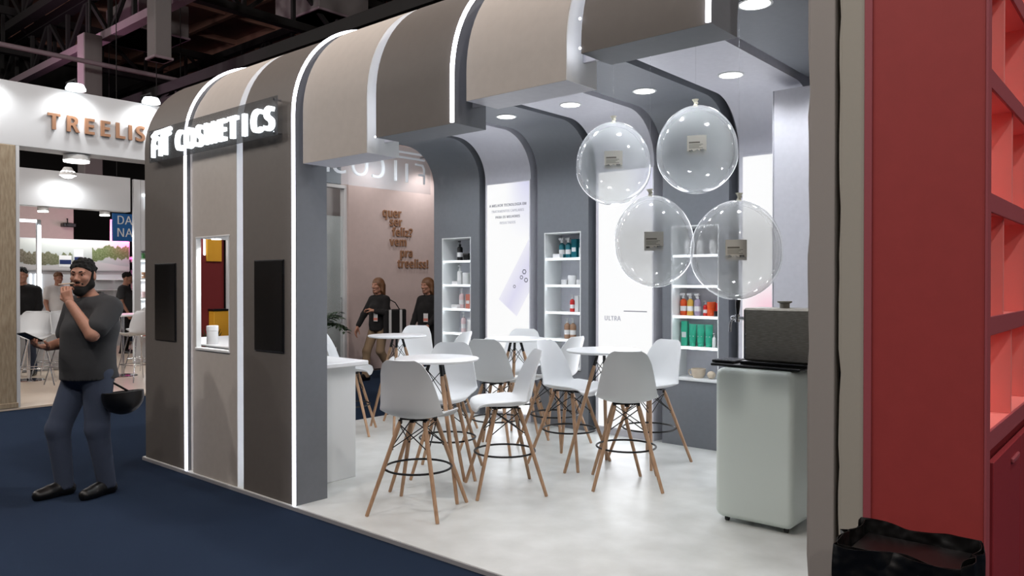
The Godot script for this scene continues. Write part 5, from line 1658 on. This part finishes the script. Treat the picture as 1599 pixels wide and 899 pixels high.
		var beard := part("beard", joined([[flesh(bb, 0.004, [[Vector3(0, 1.0, 0.42).normalized(), -0.006], [Vector3(0, 0.2, -1).normalized(), 0.012]], head_at), Vector3.ZERO], [flesh([cap(Vector3(0, -0.041, 0.096), Vector3(0.03, -0.056, 0.074), 0.0055, 0.006, 0.008), cap(Vector3(0, -0.041, 0.096), Vector3(-0.03, -0.056, 0.074), 0.0055, 0.006, 0.008), cap(Vector3(0.072, 0.04, 0.008), Vector3(0.064, -0.035, 0.012), 0.012, 0.014, 0.01), cap(Vector3(-0.072, 0.04, 0.008), Vector3(-0.064, -0.035, 0.012), 0.012, 0.014, 0.01)], 0.003, [], head_at), Vector3.ZERO]]), o.hair, t)
		beard.name = "beard"
	if cell < 0.013:
		for s: float in [-1.0, 1.0]:
			var e := part("eye", ball(Vector3(0.0105, 0.0065, 0.0105), 12), "eye", t, head_at * Vector3(0.031 * s, 0.011, 0.075))
			part("iris", ball(Vector3(0.0055, 0.0055, 0.003), 10), "iris", e, head_at.basis * Vector3(0, 0, 0.0095), j.look)
			part("eyebrow", tube([head_at * Vector3(0.014 * s, 0.031, 0.091), head_at * Vector3(0.032 * s, 0.036, 0.087), head_at * Vector3(0.048 * s, 0.03, 0.074)], 0.0055, 6), o.hair, t)
		part("lips", joined([[ball(Vector3(0.018, 0.0045, 0.006), 10), head_at * Transform3D(Basis(), Vector3(0, -0.060, 0.090))]]), "lip", t)
	return t

func build_people() -> void:
	var m := {
		"pelvis": Vector3(0, 0.95, 0.0), "chest": Vector3(0, 1.36, -0.03), "neck": Vector3(0, 1.45, -0.03), "head": Vector3(0.0, 1.625, 0.035), "look": Vector3(0.05, 0.62, 0.0),
		"shoulder_l": Vector3(0.19, 1.39, -0.06), "elbow_l": Vector3(0.26, 1.20, 0.12), "wrist_l": Vector3(0.10, 1.43, 0.19), "hand_l": Vector3(-0.35, 1.0, 0.12), "palm_l": Vector3(-0.6, -0.2, -0.8), "curl_l": 1.0,
		"shoulder_r": Vector3(-0.19, 1.39, -0.02), "elbow_r": Vector3(-0.25, 1.12, 0.04), "wrist_r": Vector3(-0.10, 1.11, 0.24), "hand_r": Vector3(0.35, 0.1, 1.0), "palm_r": Vector3(0.2, 1.0, -0.1), "curl_r": 0.75,
		"hip_l": Vector3(0.095, 0.90, -0.02), "knee_l": Vector3(0.115, 0.50, 0.0), "ankle_l": Vector3(0.12, 0.09, -0.07), "toe_l": Vector3(0.15, 0.03, 0.11),
		"hip_r": Vector3(-0.095, 0.90, 0.0), "knee_r": Vector3(-0.115, 0.50, 0.16), "ankle_r": Vector3(-0.12, 0.09, 0.11), "toe_r": Vector3(-0.13, 0.03, 0.29),
	}
	var at := Vector3(-6.02, 0, -2.25)
	var man := make_person("person", "bearded man in dark grey polo shirt and jeans standing on the blue carpet", at, 0.17, m, {"cell": 0.012, "fine": 0.0035, "girth": 1.16, "sleeve": 0.72, "hem": 0.86, "top": "shirt", "low": "denim", "hair": "hair_black", "beard": true})
	var collar := []
	for i in 24: collar.append(Vector3(0.078 * cos(TAU * i / 24), 1.468 - 0.028 * sin(TAU * i / 24), -0.02 + 0.082 * sin(TAU * i / 24)))
	part("collar", tube(collar, 0.013, 8, true), "shirt", man)
	man.scale = Vector3.ONE * 0.98
	# what he holds
	var b := Basis(UP, 0.17)
	var hand_l: Transform3D = frame_of(m.wrist_l, m.hand_l, m.palm_l)
	var ph := thing("phone", "black phone in the man's lowered hand", "phone", at + b * Vector3(-0.055, 1.165, 0.375), 0.17)
	ph.rotation = Vector3(-0.45, 0.35, 0.1)
	part("case", cbox(Vector3(0.075, 0.009, 0.155), 0.004), "black_plastic", ph)
	part("screen", cbox(Vector3(0.069, 0.001, 0.148), 0.0), "screen", ph, Vector3(0, 0.0052, 0))
	solo("stick", tube([Vector3(-0.05, 0, 0), Vector3(0.05, 0, 0)], 0.005, 8), "beige", "thin pale stick held at the man's mouth", "stick", at + b * (hand_l * Vector3(0.01, 0.125, 0.06)), Vector3(0, 0.9, 0.1))
	# helmet hanging upside down from his hip
	var hc := at + b * Vector3(0.27, 0.72, -0.10)
	var he := thing("helmet", "black half helmet hanging upside down at the man's hip", "helmet", hc, 0.17)
	he.rotation.z = 0.1
	var shell := []
	for i in 13:
		var a := PI / 2 * i / 12.0
		shell.append(Vector2(maxf(sin(a), 0.0), -cos(a)))
	var outer := []
	for p: Vector2 in shell: outer.append(Vector2(p.x * 0.125, p.y * 0.13))
	outer.append(Vector2(0.125, 0.03))
	outer.append(Vector2(0.112, 0.03))
	for i in 13: outer.append(Vector2(shell[12 - i].x * 0.112, shell[12 - i].y * 0.115))
	var hs := part("shell", lathe(outer, 32, 60), "shoe", he)
	hs.scale = Vector3(0.95, 1, 1.18)
	var rim := []
	for i in 32: rim.append(Vector3(0.118 * cos(TAU * i / 32) * 0.95, 0.03, 0.118 * sin(TAU * i / 32) * 1.18))
	part("rim_trim", tube(rim, 0.007, 6, true), "black_metal", he)
	part("strap", tube([Vector3(-0.10, 0.03, 0.06), Vector3(-0.09, 0.12, 0.10), Vector3(-0.07, 0.2, 0.14)], 0.008, 6), "black_cloth", he)
	part("strap", tube([Vector3(-0.08, 0.03, -0.09), Vector3(-0.09, 0.12, 0.04), Vector3(-0.07, 0.2, 0.14)], 0.008, 6), "black_cloth", he)

	# two women before the pink wall
	var w := {
		"pelvis": Vector3(0, 0.88, 0), "chest": Vector3(0, 1.22, -0.01), "neck": Vector3(0, 1.33, -0.01), "head": Vector3(0, 1.485, 0.03), "look": Vector3(0, 0.12, 0),
		"shoulder_l": Vector3(0.155, 1.27, -0.01), "elbow_l": Vector3(0.22, 1.06, 0.05), "wrist_l": Vector3(0.10, 1.10, 0.20), "hand_l": Vector3(-0.6, 0.25, 0.4), "palm_l": Vector3(-0.3, -1, 0), "curl_l": 0.9,
		"shoulder_r": Vector3(-0.155, 1.27, 0.0), "elbow_r": Vector3(-0.20, 1.03, 0.14), "wrist_r": Vector3(-0.19, 0.84, 0.28), "hand_r": Vector3(0, -0.9, 0.4), "palm_r": Vector3(0.8, 0.0, -0.3), "curl_r": 0.5,
		"hip_l": Vector3(0.085, 0.84, 0), "knee_l": Vector3(0.09, 0.46, 0.06), "ankle_l": Vector3(0.09, 0.10, -0.22), "toe_l": Vector3(0.09, 0.03, -0.06),
		"hip_r": Vector3(-0.085, 0.84, 0), "knee_r": Vector3(-0.09, 0.46, 0.18), "ankle_r": Vector3(-0.09, 0.09, 0.20), "toe_r": Vector3(-0.09, 0.03, 0.38),
	}
	var at1 := Vector3(-9.53, 0, -7.88)
	make_person("person", "woman with long brown hair, black cardigan and khaki trousers walking before the pink wall", at1, 0.05, w, {"cell": 0.014, "fine": 0.007, "girth": 0.92, "woman": true, "sleeve": 1.0, "hem": 0.78, "top": "black_cloth", "low": "khaki", "hair": "hair_brown"})
	badge("white and pink name badge on the walking woman's chest", at1, 0.05, Vector3(0.10, 1.0, 0.165))
	var bag := thing("tote_bag", "black tote bag with two white stripes carried by the walking woman", "bag", at1 + Vector3(0.24, 0.72, -0.12), 0.0)
	part("body", cbox(Vector3(0.10, 0.40, 0.42), 0.02), "black_cloth", bag, Vector3(0, 0.2, 0))
	for z: float in [-0.08, 0.14]:
		part("stripe", cbox(Vector3(0.004, 0.39, 0.05), 0.001), "white_cloth", bag, Vector3(0.052, 0.2, z))
	part("handle", tube([Vector3(0, 0.39, -0.1), Vector3(-0.06, 0.5, -0.06), Vector3(-0.1, 0.56, 0.04), Vector3(-0.06, 0.5, 0.12), Vector3(0, 0.39, 0.14)], 0.009, 6), "black_cloth", bag)
	var w2 := w.duplicate()
	w2.merge({"elbow_r": Vector3(-0.19, 1.02, 0.08), "wrist_r": Vector3(-0.18, 0.82, 0.20), "elbow_l": Vector3(0.20, 1.04, 0.02), "wrist_l": Vector3(0.15, 0.88, 0.18), "hand_l": Vector3(-0.2, -0.5, 0.7), "look": Vector3(0.03, -0.05, 0)}, true)
	var at2 := Vector3(-8.80, 0, -8.26)
	make_person("person", "woman in dark clothes with a badge, half hidden by the left product niche", at2, 0.1, w2, {"cell": 0.014, "fine": 0.007, "girth": 0.92, "woman": true, "sleeve": 1.0, "hem": 0.80, "top": "black_cloth", "low": "black_cloth", "hair": "hair_brown"})
	badge("white name badge on the woman half hidden by the arch", at2, 0.1, Vector3(0.09, 1.0, 0.165))

	# far visitors
	var f := m.duplicate()
	f.merge({"elbow_l": Vector3(0.24, 1.12, 0.0), "wrist_l": Vector3(0.22, 0.90, 0.12), "hand_l": Vector3(0, -1, 0.3), "palm_l": Vector3(-1, 0, 0), "elbow_r": Vector3(-0.24, 1.12, 0.0), "wrist_r": Vector3(-0.22, 0.90, 0.12), "hand_r": Vector3(0, -1, 0.3), "palm_r": Vector3(1, 0, 0), "look": Vector3(0.1, 0.1, 0), "knee_r": Vector3(-0.115, 0.5, 0.03), "ankle_r": Vector3(-0.12, 0.09, -0.03), "toe_r": Vector3(-0.13, 0.03, 0.15)}, true)
	make_person("person", "distant visitor in black, partly behind the wood column", Vector3(-14.1, 0.03, -4.29), 0.9, f, {"cell": 0.018, "fine": 0.009, "sleeve": 1.0, "hem": 0.84, "top": "black_cloth", "low": "denim", "hair": "hair_black"})
	make_person("person", "distant visitor in a white top between the light bars", Vector3(-17.9, 0, -6.10), 1.6, f, {"cell": 0.018, "fine": 0.009, "sleeve": 0.6, "hem": 0.90, "top": "white_cloth", "low": "black_cloth", "hair": "hair_brown"})
	make_person("person", "distant visitor in grey before the metal rack with pink neon", Vector3(-17.0, 0, -7.12), 2.4, f, {"cell": 0.018, "fine": 0.009, "sleeve": 0.6, "hem": 0.86, "top": "shirt", "low": "black_cloth", "hair": "hair_black"})

func badge(label: String, at: Vector3, turn: float, p: Vector3) -> void:
	var b := thing("name_badge", label, "badge", at + Basis(UP, turn) * p, turn, "name badges")
	part("card", cbox(Vector3(0.09, 0.13, 0.004), 0.001), "white_cloth", b)
	part("printed_stripe", cbox(Vector3(0.09, 0.04, 0.001), 0.0), "salmon", b, Vector3(0, -0.03, 0.003))
	part("lanyard", tube([Vector3(0.02, 0.065, 0), Vector3(-0.05, 0.30, -0.10)], 0.004, 5), "black_cloth", b)
	part("lanyard", tube([Vector3(-0.02, 0.065, 0), Vector3(-0.15, 0.30, -0.10)], 0.004, 5), "black_cloth", b)
